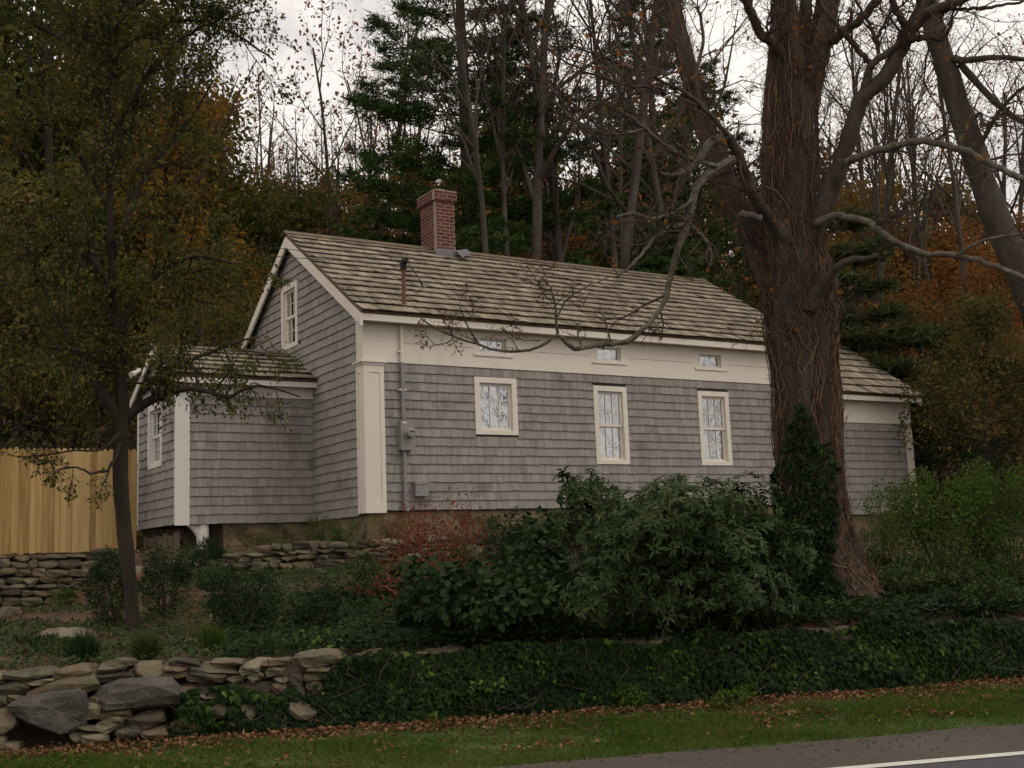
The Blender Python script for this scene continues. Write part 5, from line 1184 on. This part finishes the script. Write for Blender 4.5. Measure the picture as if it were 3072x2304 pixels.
shrub('grass_tuft', 240, 1990, 90, 60, 900, l_dark, .16, 'dark grassy tuft behind the wall at the left', 13, .06, 'needle', 4, upright=1.2, stems=0, cat='plant')
shrub('grass_tuft', 440, 1985, 95, 55, 900, l_ground, .15, 'green grassy tuft at the foot of the slim tree', 14, .06, 'needle', 4, upright=1.2, stems=0, cat='plant')
shrub('grass_tuft', 640, 1960, 75, 60, 700, l_fresh, .15, 'bright green grassy tuft above the boulder wall', 15, .06, 'needle', 4, upright=1.2, stems=0, cat='plant')
shrub('fine_shrub', 2265, 1720, 180, 300, 2600, l_fresh, .042, 'tall fine leaved green shrub left of the ivy clad trunk', 20, .5, d=15.5, shell=.9)
shrub('fresh_shrub', 2850, 1770, 500, 380, 8500, l_fresh, .05, 'spreading yellow green shrub with dark stems right of the wing', 21, .5, stems=26, stem_mat=m_bark, shell=.9)
shrub('fresh_shrub', 3060, 1760, 330, 380, 6000, l_fresh, .05, 'yellow green shrub at the right picture edge', 22, .5, shell=.9)
shrub('fresh_shrub', 2660, 1650, 200, 260, 1900, l_fresh, .045, 'thin yellow green shrub in front of the wing wall', 23, .5, shell=1.1, d=17.)
shrub('evergreen_shrub', 2880, 1560, 260, 400, 4200, l_dark, .07, 'tall dark evergreen shrub right behind the wing corner', 24, .5, d=25.5)
shrub('evergreen_shrub', 3010, 1500, 200, 330, 2600, l_dark, .07, 'dark evergreen shrub behind the shrub at the right edge', 25, .5, d=24)
shrub('green_shrub', 1500, 1680, 130, 150, 500, l_hyd, .06, 'young leafy plant near the foundation under the first window', 26, .5, d=17.2, stems=14, shell=1.0)
shrub('green_shrub', 1890, 2130, 110, 85, 420, l_fresh, .055, 'fresh green weed at the foot of the ivy covered wall', 27, .5, stems=6)
shrub('green_shrub', 2190, 2125, 170, 55, 500, l_fresh, .05, 'low green weeds at the wall foot below the ivy clad tree', 28, .5, stems=6)
shrub('green_shrub', 1080, 1690, 120, 70, 500, l_ground, .04, 'low plant on the terrace wall below the corner pilaster', 29, .5, d=17.6)
shrub('green_shrub', 2740, 1790, 420, 110, 3200, l_ground, .05, 'low leafy plants on the bank right of the trunk foot', 30, .6)

shrub('green_shrub', 2600, 1760, 180, 110, 1500, l_ground, .05, 'low leafy plant just right of the root flare of the big tree', 31, .6)
shrub('green_shrub', 2960, 1850, 300, 110, 2200, l_ground, .05, 'low leafy plants above the ivy wall near the right edge', 32, .6)
shrub('green_shrub', 1120, 1800, 220, 110, 1700, l_ground, .045, 'low green plant left of the red shrubs', 33, .6)
shrub('green_shrub', 140, 1960, 160, 60, 900, l_ground, .045, 'low green plant between the broad pale stone and the grassy tuft', 34, .6)
shrub('green_shrub', 190, 1825, 110, 60, 800, l_fresh, .04, 'small bright green plant at the foot of the fence wall', 35, .6)
shrub('green_shrub', 1390, 1640, 150, 110, 700, l_fresh, .04, 'thin green plant on the terrace behind the red shrub', 36, .6, d=17., shell=1.1)

shrub('fine_shrub', 1600, 1790, 300, 260, 2600, l_dark, .06, 'loose dark green shrub filling the gap left of the rhododendron', 37, .5, 'leaf', 18, shell=1.0)
shrub('fine_shrub', 2080, 1720, 300, 260, 1800, l_fresh, .045, 'loose light green shrub behind the rhododendron under the far window', 38, .5, 'leaf', 14, shell=1.1)

for k_, (px_, d_, w_, h_, lab) in enumerate(((1030, 18.4, 90, 60, 'small weedy plant at the foot of the corner pilaster'), (1180, 18.6, 130, 75, 'dry weedy plant at the foundation below the meter'), (1460, 18.8, 160, 90, 'leafy plant hiding the foundation left of the first window'), (1620, 19.0, 150, 80, 'leafy plant at the foundation right of the first window'), (760, 19.0, 120, 50, 'dry weed at the foot of the entry foundation'), (2680, 20.5, 180, 80, 'leafy plant hiding the wing foundation'))):
    shrub('weed', px_, 1600, w_, h_, 620, [l_fresh, l_brown, l_ground][k_ % 3], .038, lab, 60+k_, .5, 'leaf', 8, d=d_, shell=1.1, cat='plant')

# ------------------------------------------------------------------ ivy, ground cover, litter, grass
rng = np.random.default_rng(61)
def vp(u, v): return xy(u, v)
N_ = 62000; c = MB(); u = rng.uniform(-4.6, 7.8, N_); tt = rng.random(N_)
over = rng.random(N_) < .30
bulge = .10+.10*fnoise(u*2, tt*3, 1.1, 2.)
z = np.where(over, 0, -2.22+(.66+.10*fnoise(u, u*.6, 1.7, 3.))*tt); v_ = np.where(over, -8.06+(.9+1.9*sstep(.5, 3, u))*rng.random(N_), -7.98-.07*(1-tt)-np.clip(bulge, 0, .3)*rng.random(N_))
X, Y = xy(u, v_); z = np.where(over, np.maximum(gz(X, Y), np.where(v_ < -7.6, -1.56, -9))+rng.uniform(.02, .13, N_), z); P = np.stack([X, Y, z], -1)
hx, hy = project(P)
edge = np.interp(hy, [1990, 2040, 2100, 2160, 2220], [1020, 560, 530, 520, 430])+40*fnoise(hy*.03, hy*.021, 1.)
keep = hx > edge
keep &= ~((hx < 1010) & (hy < np.interp(hx, [520, 700, 820, 1010], [2075, 2050, 2085, 2000])))
keep &= ~((hx < 1330) & (hy < 1968) & (rng.random(N_) < .8))
for (x0, y0, x1, y1, pr) in ((595, 2062, 662, 2105, .95), (632, 2108, 690, 2160, .95), (716, 2100, 775, 2158, .95), (815, 2030, 865, 2085, .9), (905, 2010, 972, 2080, .95), (2120, 1890, 2230, 1975, .7), (2180, 1950, 2330, 2025, .65), (2215, 1890, 2270, 1955, .7), (2530, 1872, 2605, 1915, .4), (2500, 1930, 2580, 1995, .45), (2860, 1900, 2905, 1935, .4)):
    keep &= ~((hx > x0) & (hx < x1) & (hy > y0) & (hy < y1) & (rng.random(N_) < pr))
keep &= (fnoise(u*1.5, tt*2.2, 1.6, 4.) > -.86)
P = P[keep]; n = len(P); ov = over[keep]; out_n = np.where(ov[:, None], np.array([0, 0, 1.]), np.array([-SA, -CA, .35])); d_ = np.where(ov[:, None], rng.normal(0, 1, (n, 3))*np.array([1, 1, .2]), np.array([0, 0, -1.])+rng.normal(0, .45, (n, 3))+np.array([-SA, -CA, 0])*.35)
rv = np.clip(.26+.24*fnoise(P[:, 0]*2, P[:, 2]*3, 1.2, 7.)+rng.normal(0, .20, n)+.5*(rng.random(n) < .05), 0, 1)
cards(c, P, d_, out_n+rng.normal(0, .35, (n, 3)), rng.uniform(.035, .075, n), rng.uniform(.035, .07, n), rng, shape='ivy', rv=rv)
iv = empty('ivy'); tag(iv, 'thick dark ivy draped over the stone retaining wall', 'ivy', kind='stuff'); tag(c.build('foliage', l_ivy, iv), kind='stuff')
b = MB()
for k in range(45):
    u0 = rng.uniform(-3.0, 7.6); z1 = -1.55; pts = []
    for s in range(7): pts.append((*xy(u0+rng.normal(0, .02)+.03*s*rng.normal(), -8.0-.02*s-rng.uniform(0, .05)), z1-s*.10)); 
    tube(b, pts, .005, 3, rng.random(), cap=False)
tag(b.build('stems', m_twig, iv), kind='stuff')
N2 = 30000; c = MB(); u = rng.uniform(-2.2, 8.8, N2); v_ = -7.95+rng.random(N2)**1.5*4.6; X, Y = xy(u, v_); P = np.stack([X, Y, gz(X, Y)+rng.random(N2)*(.10+.22*np.clip(1-(v_+7.75)/.9, 0, 1)*(.6+.6*fnoise(u, v_, 2.1, 3.)))], -1)
cards(c, P, rng.normal(0, 1, (N2, 3))*np.array([1, 1, .35])+np.array([0, 0, .2]), np.array([-.3, -.55, 1])+rng.normal(0, .4, (N2, 3)), rng.uniform(.035, .08, N2), rng.uniform(.035, .075, N2), rng, shape='ivy', rv=np.clip(.33+.25*fnoise(X, Y, 1.4, 2.)+rng.normal(0, .2, N2), 0, 1))
tag(c.build('ivy_carpet', l_ivy, iv), kind='stuff')
# ground cover on the bank
N_ = 62000; u = rng.uniform(-8.5, 13, N_); v_ = rng.uniform(-7.6, -.5, N_); X, Y = xy(u, v_); dens = fnoise(X, Y, .9, 2.)+.5*fnoise(X, Y, 2.4, 1.)
keep = dens > np.where(u < -3.3, -.15, -.6); X, Y = X[keep], Y[keep]; n = len(X); P = np.stack([X, Y, gz(X, Y)+rng.uniform(0, .09, n)], -1); c = MB()
s = rng.uniform(.03, .065, n); cards(c, P, rng.normal(0, 1, (n, 3))*np.array([1, 1, .35])+np.array([0, 0, .25]), np.array([-.3, -.5, 1])+rng.normal(0, .4, (n, 3)), s, s*.75, rng, rv=np.clip(.45+.3*fnoise(X, Y, 1.6, 9.)+rng.normal(0, .2, n), 0, 1))
tag(c.build('ground_cover', l_ground), 'low leafy ground cover spread over the bank', 'ground cover', kind='stuff')
# fallen leaves
def litter(n, us_, vs_, mask, name, label, sz=(.028, .065), lift=.03):
    u = rng.uniform(*us_, n); v_ = rng.uniform(*vs_, n); X, Y = xy(u, v_); k = mask(u, v_, X, Y); X, Y = X[k], Y[k]; n = len(X); c = MB()
    P = np.stack([X, Y, gz(X, Y)+.01+rng.random(n)*lift], -1); s = rng.uniform(*sz, n); d_ = rng.normal(0, 1, (n, 3))*np.array([1, 1, .3])
    cards(c, P, d_, np.array([0, 0, 1.])+rng.normal(0, .35, (n, 3)), s, s*rng.uniform(.5, .9, n), rng, fold=.3); tag(c.build(name, l_litter), label, 'fallen leaves', kind='stuff')
litter(34000, (-8, 8), (-9.6, -7.9), lambda u, v, X, Y: rng.random(len(u)) < np.clip(np.exp(-((v+8.28+.12*fnoise(u, u*.5, 1.2))/.23)**2)*1.1+.05+.30*(fnoise(X, Y, 2.2, 3.) > .25)*(u > -1), 0, 1), 'fallen_leaves', 'band of brown fallen leaves along the wall foot')
litter(22000, (-8, 8), (-7.6, 1.5), lambda u, v, X, Y: rng.random(len(u)) < np.clip(.12+.7*(fnoise(X, Y, .8, 6.) > .05)*(u < -2.5), 0, 1), 'fallen_leaves', 'brown fallen leaves scattered over the bank')
litter(1500, (-8, 9), (-10.35, -9.0), lambda u, v, X, Y: rng.random(len(u)) < .10+.7*np.exp(-((v+10.02)/.06)**2), 'fallen_leaves', 'dry leaf scraps along the asphalt edge and in the turf', (.02, .05), .012)
# grass on the verge
N_ = 120000; u = rng.uniform(-8, 9, N_); v_ = rng.uniform(-10.08, -8.1, N_); X, Y = xy(u, v_)
band = np.clip((-8.45+.15*fnoise(u, u*.7, 1.3)-v_)/.35, .06, 1)*np.clip((v_+10.08)/.10, .2, 1); k = rng.random(N_) < band; X, Y, u, v_ = X[k], Y[k], u[k], v_[k]; n = len(X)
hgt = rng.uniform(.03, .085, n)*np.clip(1+.7*fnoise(X, Y, 1.8, 4.)+.4*fnoise(X, Y, 5., 1.), .3, 2); c = MB()
cards(c, np.stack([X, Y, gz(X, Y)], -1), np.array([0, 0, 1.])+rng.normal(0, .45, (n, 3)), rand_unit(rng, n), hgt, .0075, rng, shape='needle', rv=np.clip(.45+.25*fnoise(X, Y, 1.1, 8.)+.2*fnoise(X, Y, 3.5, 2.)+rng.normal(0, .16, n), 0, 1))
nw_ = 5200; u = rng.uniform(-8, 9, nw_); v_ = rng.uniform(-9.95, -8.3, nw_); X, Y = xy(u, v_); kk = fnoise(X, Y, 1.5, 5.)+.5*fnoise(X, Y, 4., 1.) > .25; X, Y = X[kk], Y[kk]; nw_ = len(X); sz_ = rng.uniform(.03, .085, nw_)
cards(c, np.stack([X, Y, gz(X, Y)+rng.uniform(0, .04, nw_)], -1), rng.normal(0, 1, (nw_, 3))*np.array([1, 1, .2])+np.array([0, 0, .55]), np.array([0, 0, 1.])+rng.normal(0, .4, (nw_, 3)), sz_, sz_*.45, rng, rv=np.clip(rng.normal(.5, .2, nw_), 0, 1))
tag(c.build('grass', l_grass), 'short green grass growing on the verge', 'grass', kind='stuff')
